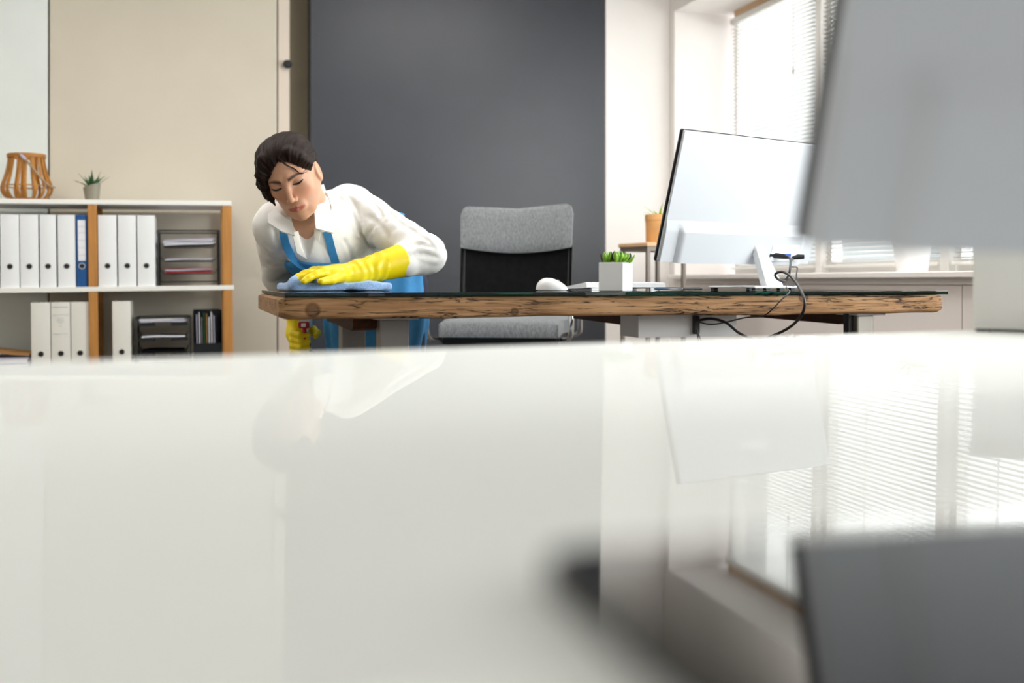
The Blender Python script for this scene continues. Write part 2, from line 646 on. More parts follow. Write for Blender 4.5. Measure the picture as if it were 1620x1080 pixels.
struct('trim_8', MB().box(2.84, 2.875, .05, 5.30, WIN_Z1 - .022, WIN_Z1 + .01), 'frame_wood', 'tan wooden strip along the window head')

# venetian blinds on the three windows in view
SLAT = None
blind_lab = ['white venetian blind in the window next to the back corner',
             'white venetian blind in the middle window, behind the grey foreground monitor',
             'white venetian blind in the third window, behind the grey foreground monitor']
for i in range(3):
    a, b = WIN_V[i]
    vm, wd = (a + b) / 2, a - b - .03
    t = thing('venetian_blind', blind_lab[i], 'blind', RW(2.852, vm, 0), PHI, 'venetian blinds')
    obj('head_rail', MB().box(-.014, .014, -wd / 2, wd / 2, WIN_Z1 - .055, WIN_Z1 - .024, .003), 'blind_white', t)
    obj('bottom_rail', MB().box(-.012, .012, -wd / 2, wd / 2, WIN_Z0 + .004, WIN_Z0 + .018, .003), 'blind_white', t)
    if SLAT is None:
        g = MB()
        ang = math.radians(-9)

        def sl(s, q, w=wd):
            c = (q - .5) * .025
            arch = .0018 * (1 - (2 * q - 1) ** 2)
            return (c * math.cos(ang) - arch * math.sin(ang), (s - .5) * w, c * math.sin(ang) + arch * math.cos(ang))
        g.grid(sl, 1, 4, thick=lambda s, q: (0, 0, .0006))
        SLAT = g.mesh('slat')
        SLAT.materials.append(MATS['slat_white'])
        SLAT.shade_smooth()
        SLAT0 = wd
    z = WIN_Z0 + .034
    while z < WIN_Z1 - .062:
        s = bpy.data.objects.new('slat', SLAT)
        COL.objects.link(s)
        s.parent = t
        s.location = (0, 0, z)
        s.scale = (1, wd / SLAT0, 1)
        z += .0205
    for q in (-.36, 0.36):
        obj('ladder_cord', MB().tube([(-.0145, q * wd, WIN_Z0 + .01), (-.0145, q * wd, WIN_Z1 - .03)], .0012, 6), 'blind_white', t)
    obj('pull_cord', MB().tube([(-.02, -.30 * wd, WIN_Z1 - .05), (-.021, -.30 * wd, 1.86)], .0012, 6)
        .lathe([(.002, 0), (.005, .006), (.004, .03), (.001, .036)], 10, (-.021, -.30 * wd, 1.83)), 'stand_metal', t)

# ceiling panels added out of view as fill light
for (lu, lv, lab) in ((1.5, 3.5, 'unseen fill light panel added above the wooden desk'), (-.7, 3.3, 'unseen fill light panel added near the shelf unit')):
    t = thing('ceiling_fill_panel', lab, 'lamp', RW(lu, lv, HC - .05), PHI, 'added ceiling fill panels')
    obj('housing', MB().box(-.62, .62, -.17, .17, .02, .0495).box(-.62, -.60, -.17, .17, 0, .02).box(.60, .62, -.17, .17, 0, .02)
        .box(-.60, .60, -.17, -.15, 0, .02).box(-.60, .60, .15, .17, 0, .02), 'white_plastic', t)
    obj('diffuser', MB().box(-.60, .60, -.15, .15, .012, .018), 'fill_diffuser', t)
    l = bpy.data.lights.new('ceiling_fill', 'AREA')
    l.shape = 'RECTANGLE'
    l.size, l.size_y, l.energy, l.color = 1.18, .28, 19, (1.0, .975, .94)
    lo_ = bpy.data.objects.new('ceiling_fill', l)
    COL.objects.link(lo_)
    lo_.parent = t
    lo_.location = (0, 0, .008)

# ------------------------------------------------------------------ foreground desk (slightly out of level) and what stands on it
FG_A, FG_B, FG_Z = -0.010, 0.004, 0.735


def fgz(x, y):
    return FG_Z + FG_A * x + FG_B * y


_n = Vector((-FG_A, -FG_B, 1)).normalized()
TILT = Vector((0, 0, 1)).rotation_difference(_n).to_matrix().to_4x4()


def fgM(x, y, yaw):
    return Matrix.Translation((x, y, fgz(x, y))) @ TILT @ Matrix.Rotation(yaw, 4, 'Z')


e0, e1 = Vector((-.419, .88)), Vector((.726, 1.69))
yaw_fg = math.atan2(e1.y - e0.y, e1.x - e0.x)
t = thing('white_desk', 'large glossy white desk filling the foreground', 'desk', M=fgM(e0.x, e0.y, yaw_fg))
obj('desk_top', MB().box(-.8, 2.05, -1.25, 0, -.03, 0, .003), 'desk_lacquer', t)
for (lx, ly) in ((-.72, -1.17), (-.72, -.08), (1.97, -1.17), (1.97, -.08)):
    obj('leg', MB().box(lx - .03, lx + .03, ly - .03, ly + .03, -.70 - .006 * 0, -.03, .003), 'leg_grey', t)


def monitor(name, label, M, full=True):
    """local: x along the screen, z up along the panel, -y is the back (towards the camera); origin: lower left corner of the panel"""
    W, H = .625, .366
    t = thing(name, label, 'monitor', M=M)
    obj('bezel', MB().box(0, W, 0.002, .012, 0, H, .003), 'bezel_black', t)
    obj('screen', MB().box(.008, W - .008, .012, .0128, .012, H - .008), 'screen_black', t)
    obj('back_cover', MB().box(.002, W - .002, -.006, .002, .001, H - .002, .003), 'monitor_back', t)
    hz = .118
    x0, x1 = .055, W - .055

    def chin(s, q):
        # the raised electronics housing: flat top blending into the panel, sides sweeping out
        x = (0.006 + (x0 - .006) * 0) + s * (W - .012)
        edge = min(s, 1 - s) * (W - .012)
        sweep = max(0.0, 1 - edge / .055)
        top = hz - .03 + .03 * sweep ** 1.6
        z = .001 + q * (hz - .001)
        if q > .75:
            k = (q - .75) / .25
            d = (1 - k) ** 1.0
        else:
            d = 1
        rise = min(1.0, max(0.0, (edge - .045) / .012))
        dep = .004 + .018 * d * (0.30 + .70 * rise)
        return (x, -.006 - dep + .004, z)
    obj('rear_housing', MB().grid(chin, 80, 24, thick=lambda s, q: (0, .0075, 0)), 'monitor_back', t, True, 30)
    pr = obj('port_panel', MB().box(.428, .545, -.0255, -.0225, .012, .062, .0008), 'white_gloss', t)
    obj('port', MB().box(.424, .438, -.0265, -.0250, .026, .034), 'bezel_black', pr)
    obj('port', MB().box(.487, .512, -.029, -.0250, .026, .036, .001), 'plug_blue', pr)
    obj('badge', MB().box(.25, .37, -.0066, -.0058, .27, .295, .0002), 'white_gloss', t)
    Mi = M.inverted()
    vert = (Mi.to_3x3() @ Vector((0, 0, 1))).normalized()
    return t, Mi, vert


def mon_matrix(corner, yaw, tilt):
    # tilt: the top leans towards the back (-y local)
    return Matrix.Translation(corner) @ Matrix.Rotation(yaw, 4, 'Z') @ Matrix.Rotation(tilt, 4, 'X')


def mon_stand(t, M, surf_z, px=.36):
    """stand arm and base plate in world terms, stored in monitor space"""
    Mi = M.inverted()
    top = M @ Vector((px, -.02, .05))
    yawv = (M.to_3x3() @ Vector((1, 0, 0)))
    yawv.z = 0
    yawv.normalize()
    back = Vector((yawv.y, -yawv.x, 0))
    zb = surf_z + .012
    foot = Vector((top.x, top.y, 0)) + back * .055
    b = MB()
    hw0, hw1 = .016, .034
    ring = []
    A = top
    for (c, hw, th, zz) in ((A, hw0, .010, A.z), (Vector((foot.x, foot.y, zb)), hw1, .012, zb)):
        for (sx, sy) in ((-1, -1), (1, -1), (1, 1), (-1, 1)):
            p = c + yawv * sx * hw + back * sy * th
            p.z = zz
            ring.append(p)
    b.add([Mi @ p for p in ring], [(0, 3, 2, 1), (4, 5, 6, 7)] + [(i, (i + 1) % 4, 4 + (i + 1) % 4, 4 + i) for i in range(4)])
    obj('stand_arm', b, 'white_gloss', t)
    h = MB()
    h.box(-.019, .019, -.008, .014, -.010, .010, .003, M=Mi @ Matrix.Translation(A) @ Matrix.Rotation(math.atan2(yawv.y, yawv.x), 4, 'Z'))
    obj('stand_hinge', h, 'white_gloss', t)
    R = Matrix.Translation((foot.x, foot.y, 0)) @ Matrix.Rotation(math.atan2(yawv.y, yawv.x), 4, 'Z')
    pl = MB().box(-.105, .075, -.03, .15, surf_z + .006, surf_z + .012, .002, M=Mi @ R)
    bp = obj('base_plate', pl, 'white_gloss', t)
    for (fx, fy) in ((-.09, -.02), (-.045, -.02), (0.012, -.02), (.06, -.02), (-.09, .14), (.06, .14)):
        obj('rubber_foot', MB().box(fx - .009, fx + .009, fy - .006, fy + .006, surf_z, surf_z + .0062, M=Mi @ R), 'dark_metal', bp)


M1 = mon_matrix(at(1265, 385, .66), PHI, math.radians(16.8))
t1, Mi1, _ = monitor('computer_monitor', 'blurred grey monitor seen from behind, large at the right of the foreground', M1)
c1 = M1 @ Vector((.36, -.06, 0))
mon_stand(t1, M1, fgz(c1.x, c1.y) + .0025)

tb = thing('tablet', 'glossy black tablet lying on the white desk close to the camera', 'tablet', M=fgM(.005, .268, PHI))
rr, tw, td = .014, .28, .20
poly = []
for cx, cy, a0 in ((tw - rr, -rr, 0), (rr, -rr, 90), (rr, -td + rr, 180), (tw - rr, -td + rr, 270)):
    for k in range(7):
        a = math.radians(a0 + 15 * k)
        poly.append((cx + rr * math.cos(a), cy + rr * math.sin(a)))
obj('tablet_body', MB().prism(poly, .0003, .0065), 'black_plastic', tb)
obj('glass_face', MB().prism(poly, .0065, .0075), 'black_gloss', tb)

bx = at(1538, 519, 1.62)
tx = thing('white_box', 'plain white box at the right end of the white desk', 'box', M=fgM(bx.x, bx.y, math.radians(-25)))
obj('box_body', MB().box(0, .30, 0, .012, .004, .170, .002).box(0, .012, .012, .20, .004, .170).box(.288, .30, .012, .20, .004, .170)
    .box(.012, .288, .188, .20, .004, .170).box(.012, .288, .012, .188, .004, .012), 'white_box', tx)
obj('lid', MB().box(-.003, .303, -.003, .203, .1705, .188, .003), 'white_box', tx)
for (fx, fy) in ((.015, .015), (.285, .015), (.015, .185), (.285, .185)):
    obj('foot', MB().box(fx - .01, fx + .01, fy - .01, fy + .01, 0, .004), 'dark_metal', tx)

# ------------------------------------------------------------------ the wooden desk
DZ = .785                            # top of the glass
DL = at(441, 470, 2.40)
DL.z = 0
DLEN, DDEP = 1.757, .80
ZT = DZ - .010                       # top of the wood
TH = .050
desk = thing('work_desk', 'rustic desk with thick old wooden top on steel legs', 'desk', (DL.x, DL.y, 0), PHI)
dk = MB()
nL, nC = 150, 28
rng = np.random.RandomState(3)


def nz(x, s=1.0, k=0.0):
    return math.sin(x * 7.1 * s + k) * .5 + math.sin(x * 17.3 * s + 1.7 + k) * .3 + math.sin(x * 41 * s + .4 + k) * .2


secs = []
for i in range(nL + 1):
    x = i / nL * DLEN
    rc = .010 + .003 * nz(x, 1, 2)
    ins = 0.0
    if i == 0 or i == nL:
        ins = .006
    if i == 1 or i == nL - 1:
        ins = .002
    pts = []
    yd0, yd1 = 0.0 + .003 * nz(x, 1.3, 1) + ins, DDEP - .003 * nz(x, 1.1, 4) - ins
    zb, zt = -TH + .0025 * nz(x, .9, 3) + ins, -ins
    for (cy, cz, a0) in ((yd0 + rc, zb + rc, 180), (yd1 - rc, zb + rc, 270), (yd1 - .004, zt - .004, 0), (yd0 + .004, zt - .004, 90)):
        r = rc if cz < -TH / 2 else .004
        for k in range(7):
            a = math.radians(a0 + 15 * k)
            pts.append((x, cy + r * math.cos(a), cz + r * math.sin(a)))
    secs.append(pts)
nC = len(secs[0])
vs = [p for s in secs for p in s]
fs = [(i * nC + k, (i + 1) * nC + k, (i + 1) * nC + (k + 1) % nC, i * nC + (k + 1) % nC) for i in range(nL) for k in range(nC)]
fs += [tuple(range(nC)), tuple(nL * nC + k for k in range(nC))[::-1]]
dk.add(vs, fs)
top = obj('desk_top', dk, 'old_wood', desk, True, 50)
top.location = (0, 0, ZT)
for bxx in (0.225, 0.985, 1.60):     # battens running front to back under the top
    n = 10
    prof = [(.16, -.001), (.70, -.001), (.70, -.030), (.20, -.036)]
    prof += [(.17 + .0 - .010 * math.sin(math.radians(90 * k / 5)) + .010, -.036 + .012 * (1 - math.cos(math.radians(90 * k / 5)))) for k in range(0)]
    prof += [(.168, -.030), (.160, -.018)]
    o = obj('batten', MB().prism([(y, z) for (y, z) in prof], -.036, .036, 'x'), 'dark_wood', desk)
    o.location = (bxx, 0, ZT - TH)


def desk_local(w):
    return Matrix.Rotation(-PHI, 4, 'Z') @ (Vector((w.x, w.y, w.z)) - Vector((DL.x, DL.y, 0)))


def leg(xpx0, xpx1, d, m):
    a, b = desk_local(at(xpx0, 500, d)), desk_local(at(xpx1, 500, d))
    w = (b - a).x
    c = (a + b) / 2
    o = obj('leg', MB().box(c.x - w / 2, c.x + w / 2, c.y - .03, c.y + .03, .025, ZT - TH - .006, .003), m, desk)
    obj('top_plate', MB().box(c.x - w / 2 - .015, c.x + w / 2 + .02, c.y - .05, c.y + .05, ZT - TH - .006, ZT - TH - .0005), 'white_plastic', o)
    return c


c1_ = leg(597, 645, 2.62, 'leg_grey')
c2_ = leg(537, 577, 2.92, 'leg_grey')
c3_ = leg(1344, 1375, 2.92, 'leg_steel')
for c in (c1_, c3_):
    obj('foot', MB().box(c.x - .035, c.x + .035, .06, .74, 0, .025, .004), 'leg_grey', desk)
obj('cable_post', MB().box(c3_.x - .043, c3_.x - .0275, c3_.y - .012, c3_.y + .012, .025, ZT - TH - .001, .002), 'black_plastic', desk)
# white cable tray hung under the top
DU, DV = DL.x * CP + DL.y * SP, -DL.x * SP + DL.y * CP


def desk_x(x, ly):                   # desk-local x of pixel column x on the plane ly
    return ux(x, DV + ly) - DU


ta, tb_ = Vector((desk_x(1030, .11), .11, 0)), Vector((desk_x(1165, .11), .11, 0))
tray = obj('cable_tray', MB().box(ta.x - .035, tb_.x, .11, .112, ZT - TH - .058, ZT - TH - .001)
           .box(ta.x - .035, tb_.x, .112, .23, ZT - TH - .060, ZT - TH - .058)
           .box(ta.x - .035, tb_.x, .23, .232, ZT - TH - .058, ZT - TH - .001)
           .box(ta.x - .035, ta.x - .033, .112, .23, ZT - TH - .058, ZT - TH - .001), 'white_plastic', desk)
cl = Vector((desk_x(1102, .10), 0, 0))
obj('cable_clip', MB().box(cl.x - .008, cl.x + .008, .096, .1095, ZT - TH - .052, ZT - TH - .004, .002), 'black_plastic', tray)

# glass sheet on the desk
GX0, GX1, GY0, GY1 = .012, DLEN + .010, -.008, DDEP + .030
gt = obj('glass_sheet', MB().box(GX0 - .0, GX1, GY0, GY1, 0, .0095, .0012), m_glass)
gt.location = (DL.x, DL.y, ZT + .0003)
gt.rotation_euler = (0, 0, PHI)
tag(gt, 'dark green tinted glass sheet covering the wooden desk', 'glass')
DZ = ZT + .0098


def on_desk(x, d):
    p = at(x, 450, d)
    p.z = DZ + .0003
    return p


# monitor on the wooden desk
M2 = mon_matrix(at(1037, 413, 2.95), math.radians(35), math.radians(16.8))
t2, Mi2, _ = monitor('computer_monitor', 'white monitor seen from behind on the wooden desk', M2)
mon_stand(t2, M2, DZ + .0004, .37)

# cables behind the monitor
hd = M2 @ Vector((.462, -.036, .030))
pts = [hd, hd + Vector((.02, -.02, -.006)), at(1250, 425, 2.96), at(1247, 437, 2.93), at(1240, 445, 2.92), at(1229, 440, 2.88), at(1227, 433, 2.84),
       at(1238, 430, 2.80), at(1252, 438, 2.76), at(1266, 458, 2.70), at(1273, 478, 2.66), at(1268, 498, 2.68), at(1250, 517, 2.72),
       at(1222, 531, 2.76), at(1196, 537, 2.80), at(1170, 527, 2.80), at(1148, 510, 2.80), at(1125, 504, 2.79), at(1104, 507, 2.78)]
cb = thing('video_cable', 'thick black cable looping from the white monitor over the desk edge', 'cable')
obj('cord', MB().tube(spline(pts, 6), .0036, 8), 'cable_black', cb, True)
obj('plug', MB().tube([hd + Vector((-.028, .0, .004)), hd + Vector((-.02, 0, .003)), hd + Vector((.004, -.01, 0)), hd + Vector((.016, -.016, -.004))],
                      [.006, .0085, .0078, .004], 10), 'cable_black', cb, True)
pw = M2 @ Vector((.535, -.036, .030))
pts = [pw + Vector((-.016, -.004, -.004)), at(1251, 421, 3.00), at(1261, 423, 2.99), at(1260, 434, 2.96), at(1260, 446, 2.92), at(1256, 452, 2.88),
       at(1246, 450, 2.84), at(1244, 455, 2.80), at(1249, 462, 2.69), at(1236, 474, 2.665), at(1222, 489, 2.67), at(1206, 500, 2.70), at(1180, 502, 2.74),
       at(1150, 509, 2.77), at(1125, 513, 2.78), at(1104, 509, 2.785)]
cb = thing('power_cable', 'thin black cable hanging from the white monitor to the clip', 'cable')
obj('cord', MB().tube(spline(pts, 6), .0018, 7), 'cable_black', cb, True)
obj('plug', MB().tube([pw + Vector((.018, 0, 0)), pw, pw + Vector((-.018, -.004, -.004))], [.007, .008, .004], 10), 'cable_black', cb, True)
cb = thing('loose_cables', 'two short black cable ends dropping below the clip', 'cable')
for dx in (0, .006):
    a = at(1103 + dx * 300, 528, 2.78)
    obj('cord', MB().tube(spline([at(1102, 520, 2.78), a, at(1108 + dx * 900, 548, 2.78), at(1116 + dx * 1500, 570, 2.80)], 5), .002, 7), 'cable_black', cb, True)

# mouse
p = on_desk(873, 2.97)
ms = thing('computer_mouse', 'small white computer mouse on the glass beside the keyboard', 'mouse', p, math.radians(-12))
mb = MB()


def mouse(s, q):
    a = 2 * math.pi * s
    h = q
    rx, ry = .045, .030
    k = (1 - h ** 2.2) ** .5 if h < 1 else 0
    x = rx * math.cos(a) * (k * .96 + .04 * (1 - h))
    y = ry * math.sin(a) * (k * .96 + .04 * (1 - h))
    top = .033 * (1 - .32 * ((x + .004) / rx) - .10 * (x / rx) ** 2)
    return (x, y, .002 + h * top)


mb.grid(mouse, 32, 14)
obj('mouse_shell', mb, 'white_plastic', ms, True, 0)
obj('mouse_base', MB().lathe([(.0, 0), (.030, 0), (.031, .003), (0, .003)], 24, close=False), 'white_plastic', ms).scale = (1.35, .9, 1)
obj('scroll_wheel', MB().tube([(.016, -.004, .024), (.016, .004, .024)], .006, 12), 'leg_grey', ms)

# keyboard: raised back edge turned to the camera
p = on_desk(928, 2.98)
kb = thing('keyboard', 'slim white keyboard behind the succulent on the glass', 'keyboard', p, math.radians(30))
prof = [(0, .008), (.0, .020), (.012, .0215), (.125, .008), (.125, .003), (.02, .006)]
obj('keyboard_case', MB().prism(prof, 0, .275, 'x'), 'white_plastic', kb)
obj('foot', MB().box(.02, .045, .004, .012, 0, .0085), 'white_plastic', kb)
obj('foot', MB().box(.225, .25, .004, .012, 0, .0085), 'white_plastic', kb)
obj('rubber_foot', MB().box(.02, .04, .112, .12, 0, .0045), 'leg_grey', kb)
obj('rubber_foot', MB().box(.235, .255, .112, .12, 0, .0045), 'leg_grey', kb)
KEY = MB().box(-.0078, .0078, -.0078, .0078, 0, .0022, .0008).mesh('key')
KEY.materials.append(MATS['white_gloss'])
for r in range(5):
    for c in range(14):
        k = bpy.data.objects.new('key', KEY)
        COL.objects.link(k)
        k.parent = kb
        yy = .024 + r * .0185
        zz = .0215 - (yy - .012) / .113 * .0135
        k.location = (.018 + c * .0184, yy, zz - .0004)
        k.rotation_euler = (-math.atan(.0135 / .113), 0, 0)

# phone
p = on_desk(1089, 2.92)
ph = thing('smartphone', 'black smartphone lying on the glass left of the monitor base', 'phone', p, math.radians(30))
obj('phone_body', MB().box(-.032, .036, -.02, .11, .001, .0085, .003), 'black_plastic', ph)
obj('phone_rim', MB().box(-.0345, -.0318, -.018, .108, .002, .0075, .001), 'chrome', ph)

# succulent in the white cube pot
p = on_desk(974, 2.80)
sc_ = thing('potted_succulent', 'green succulent in a white cube pot on the glass', 'plant', p, math.radians(-27.5))
s = .034
po = MB()
outer = [(-s, -s), (s, -s), (s, s), (-s, s)]
for k, (q0, q1, z0, z1) in enumerate(((s, s, 0, .074),)):
    po.box(-s, s, -s, -s + .005, 0, .074, .0015).box(-s, s, s - .005, s, 0, .074, .0015)
    po.box(-s, -s + .005, -s + .005, s - .005, 0, .074, .0015).box(s - .005, s, -s + .005, s - .005, 0, .074, .0015)
    po.box(-s + .005, s - .005, -s + .005, s - .005, .002, .008)
obj('pot', po, 'white_gloss', sc_)
obj('soil', MB().box(-s + .005, s - .005, -s + .005, s - .005, .055, .066), 'soil', sc_)


def leaf(L, W, T, bend=0.0, n=6):
    m = MB()
    pts = [(0, 0, 0)]
    rs = []
    P = []
    for i in range(n + 1):
        q = i / n
        P.append((L * q * math.cos(bend * q), 0, L * q * math.sin(bend * q)))
        rs.append(max(.0004, W * math.sin(math.pi * min(1, .12 + .88 * q)) ** .7 * (1 if q < .97 else .15)))
    m.tube(P, rs, 8, True, T)
    return m.mesh('leaf')


LEAVES = []
for mname in ('leaf_fresh', 'leaf_purple'):
    me = leaf(.040, .0080, .45, .6)
    me.materials.append(MATS[mname])
    me.shade_smooth()
    LEAVES.append(me)
for (cx, cy, n, sc) in ((-.018, -.012, 14, .95), (.014, -.014, 14, 1.0), (0, .012, 14, 1.05), (.02, .014, 10, .9)):
    for k in range(n):
        ring = k / n
        o = bpy.data.objects.new('leaf', LEAVES[1 if (k % 5 == 4 or (cy > 0 and k % 2)) else 0])
        COL.objects.link(o)
        o.parent = sc_
        o.location = (cx, cy, .072)
        el = math.radians(6 + 62 * ring)
        o.rotation_euler = (0, -el, k * 2.39996)
        kk = sc * (1 - .35 * ring)
        o.scale = (kk, kk, kk)

# ------------------------------------------------------------------ towel, spray bottle
# ---- signed distance tools
f32 = np.float32


def rc(p, a, b, r1, r2):
    a, b = np.array(a, f32), np.array(b, f32)
    ba = b - a
    t_ = np.clip(((p - a) @ ba) / float(ba @ ba), 0, 1)
    d = np.linalg.norm(p - a - t_[..., None] * ba, axis=-1)
    return d - (r1 + (r2 - r1) * t_)


def ell(p, c, r, R=None):
    q = p - np.array(c, f32)
    if R is not None:
        q = q @ np.array(R, f32).T      # rows of R: local axes
    r = np.array(r, f32)
    k0 = np.linalg.norm(q / r, axis=-1)
    k1 = np.linalg.norm(q / (r * r), axis=-1) + 1e-9
    return k0 * (k0 - 1) / k1


def smin(a, b, k):
    h = np.clip(.5 + .5 * (b - a) / k, 0, 1)
    return b + (a - b) * h - k * h * (1 - h)


def smax(a, b, k):
    return -smin(-a, -b, k)


def chain(p, pts, rs, k=.004):
    d = None
    for i in range(len(pts) - 1):
        q = rc(p, pts[i], pts[i + 1], rs[i], rs[i + 1])
        d = q if d is None else smin(d, q, k)
    return d


def axis_pts(lo, hi, h, fine=None, hf=None):
    if fine is None:
        return np.arange(lo, hi + h, h, dtype=f32)
    a = list(np.arange(lo, fine[0], h)) + list(np.arange(fine[0], fine[1], hf)) + list(np.arange(fine[1], hi + h, h))
    return np.array(a, f32)


def nets(fn, xs, ys, zs):
    nx, ny, nz_ = len(xs), len(ys), len(zs)
    V = np.empty((nx, ny, nz_), f32)
    Y, Z = np.meshgrid(ys, zs, indexing='ij')
    step = max(1, 400000 // (ny * nz_))
    for i in range(0, nx, step):
        xx = xs[i:i + step]
        P = np.empty((len(xx), ny, nz_, 3), f32)
        P[..., 0] = xx[:, None, None]
        P[..., 1] = Y
        P[..., 2] = Z
        V[i:i + step] = fn(P.reshape(-1, 3)).reshape(len(xx), ny, nz_)
    S = V < 0
    c = [S[i:nx - 1 + i, j:ny - 1 + j, k:nz_ - 1 + k] for i in (0, 1) for j in (0, 1) for k in (0, 1)]
    anyc = np.logical_or.reduce(c)
    allc = np.logical_and.reduce(c)
    act = anyc & ~allc
    I = np.argwhere(act)
    idx = -np.ones(act.shape, np.int64)
    idx[act] = np.arange(len(I))
    acc = np.zeros((len(I), 3))
    cnt = np.zeros(len(I))
    A = [xs, ys, zs]
    for ax in range(3):
        o = [t_ for t_ in range(3) if t_ != ax]
        for j in (0, 1):
            for k in (0, 1):
                i0 = I.copy()
                i0[:, o[0]] += j
                i0[:, o[1]] += k
                i1 = i0.copy()
                i1[:, ax] += 1
                v0 = V[i0[:, 0], i0[:, 1], i0[:, 2]]
                v1 = V[i1[:, 0], i1[:, 1], i1[:, 2]]
                cr = (v0 < 0) != (v1 < 0)
                tt = np.where(cr, v0 / np.where(cr, v0 - v1, 1), 0)
                P0 = np.stack([A[q][i0[:, q]] for q in range(3)], 1)
                P1 = np.stack([A[q][i1[:, q]] for q in range(3)], 1)
                acc += np.where(cr[:, None], P0 + (P1 - P0) * tt[:, None], 0)
                cnt += cr
    verts = acc / np.maximum(cnt, 1)[:, None]
    faces = []
    for ax in range(3):
        o1, o2 = (ax + 1) % 3, (ax + 2) % 3
        sl0 = [slice(None)] * 3
        sl1 = [slice(None)] * 3
        sl0[ax] = slice(0, -1)
        sl1[ax] = slice(1, None)
        ch = S[tuple(sl0)] != S[tuple(sl1)]
        E = np.argwhere(ch)
        ok = (E[:, o1] > 0) & (E[:, o2] > 0) & (E[:, o1] < V.shape[o1] - 1) & (E[:, o2] < V.shape[o2] - 1)
        E = E[ok]
        inside = S[E[:, 0], E[:, 1], E[:, 2]]
        q = []
        for (da, db) in ((-1, -1), (0, -1), (0, 0), (-1, 0)):
            e = E.copy()
            e[:, o1] += da
            e[:, o2] += db
            q.append(idx[e[:, 0], e[:, 1], e[:, 2]])
        q = np.stack(q, 1)
        q[~inside] = q[~inside][:, ::-1]
        faces.append(q)
    return verts, np.concatenate(faces)


def sdf_obj(name, fn, lo, hi, h, m, parent=None, origin=(0, 0, 0), fine=None, hf=None, tint=None, relax=2):
    ax = [axis_pts(lo[i], hi[i], h, None if fine is None else fine[i], hf) for i in range(3)]
    v, f = nets(fn, *ax)
    if relax:                       # light smoothing
        e = np.concatenate([f[:, [0, 1]], f[:, [1, 2]], f[:, [2, 3]], f[:, [3, 0]]])
        for _ in range(relax):
            s_ = np.zeros_like(v)
            n_ = np.zeros(len(v))
            np.add.at(s_, e[:, 0], v[e[:, 1]])
            np.add.at(s_, e[:, 1], v[e[:, 0]])
            np.add.at(n_, e[:, 0], 1)
            np.add.at(n_, e[:, 1], 1)
            v = v * .5 + .5 * s_ / np.maximum(n_, 1)[:, None]
    me = bpy.data.meshes.new(name)
    me.from_pydata((v - np.array(origin)).tolist(), [], f.tolist())
    me.validate()
    me.update()
    me.shade_smooth()
    if tint is not None:
        c = tint(v)
        a = me.color_attributes.new('tint', 'FLOAT_COLOR', 'POINT')
        a.data.foreach_set('color', np.concatenate([c, np.ones((len(c), 1))], 1).astype(f32).ravel())
    me.materials.append(MATS[m])
    o = bpy.data.objects.new(name, me)
    COL.objects.link(o)
    if parent is not None:
        o.parent = parent
    return o


def unit(v):
    v = np.array(v, float)
    return v / np.linalg.norm(v)


# towel lying on the glass: folded layers with a rolled left end
TA, TB = np.array(at(449, 450, 2.86)), np.array(at(615, 450, 2.98))
TA[2] = TB[2] = DZ
td = unit(TB - TA)
tn = np.array([-td[1], td[0], 0])
TL = np.linalg.norm(TB - TA)


def towel(p):
    q = p - TA.astype(f32)
    a, b, c = q @ td.astype(f32), q @ tn.astype(f32), q[..., 2]
    wob = .0022 * np.sin(a * 70 + b * 25) + .0018 * np.sin(a * 41 - b * 60 + 1) + .0012 * np.sin(a * 190 + b * 130)
    th = .0100 + .8 * wob + .002 * np.exp(-((a - .19) / .06) ** 2)
    zc = .0102 + .003 * np.exp(-((a - .20) / .07) ** 2)
    dx = np.abs(a - TL / 2) - (TL / 2 - .012)
    dy = np.abs(b - .03) - (.085 + .006 * np.sin(a * 38))
    dz = np.abs(c - zc) - th + .006
    d = np.linalg.norm(np.maximum(np.stack([dx, dy, dz], -1), 0), axis=-1) + np.minimum(np.maximum(np.maximum(dx, dy), dz), 0) - .006
    # raised fold at the left end
    A = TA + td * .012 + tn * -.045 + np.array([0, 0, .012])
    B = TA + td * .050 + tn * .09 + np.array([0, 0, .024])
    d = smin(d, rc(p, A, B, .010, .016), .012)
    C = TA + td * .022 + tn * -.05 + np.array([0, 0, .018])
    d = smin(d, rc(p, C, TA + td * .085 + tn * .02 + np.array([0, 0, .026]), .023, .014), .010)
    return smax(d, -(c - .0006), .001)


lo = np.minimum(TA, TB) - .13
hi = np.maximum(TA, TB) + .13
lo[2], hi[2] = DZ - .004, DZ + .06
tw_ = sdf_obj('towel', towel, lo, hi, .0035, 'towel_blue', origin=tuple(TA), relax=1)
tw_.location = tuple(TA)
tag(tw_, 'light blue terry towel pressed on the glass by a yellow glove', 'towel')

# spray bottle held behind the desk
BO = Vector((-.634, 3.305, .455))
sb = thing('spray_bottle', 'green spray bottle with white head and red trigger in the lowered hand', 'bottle', BO, math.radians(4))
obj('bottle_body', MB().lathe([(.0, 0), (.030, 0), (.034, .006), (.034, .10), (.030, .125), (.016, .150), (.0135, .156), (.0135, .172), (0, .172)], 24, close=False),
    'bottle_green', sb, True)
obj('collar', MB().lathe([(.0, .166), (.0155, .166), (.0155, .186), (.012, .190), (0, .190)], 20, close=False), 'nozzle_white', sb, True)
obj('spray_head', MB().prism([(-.045, .218), (.03, .212), (.036, .222), (.032, .240), (-.02, .252), (-.045, .250)], -.016, .016, 'x')
    .box(-.010, .010, -.012, .016, .188, .216, .002), 'nozzle_white', sb)
nz_o = obj('nozzle', MB().box(-.0165, .0165, -.056, -.044, .213, .232, .003), 'trigger_red', sb)
obj('nozzle_tip', MB().box(-.007, .007, -.060, -.0555, .217, .229, .0015), 'nozzle_white', nz_o)
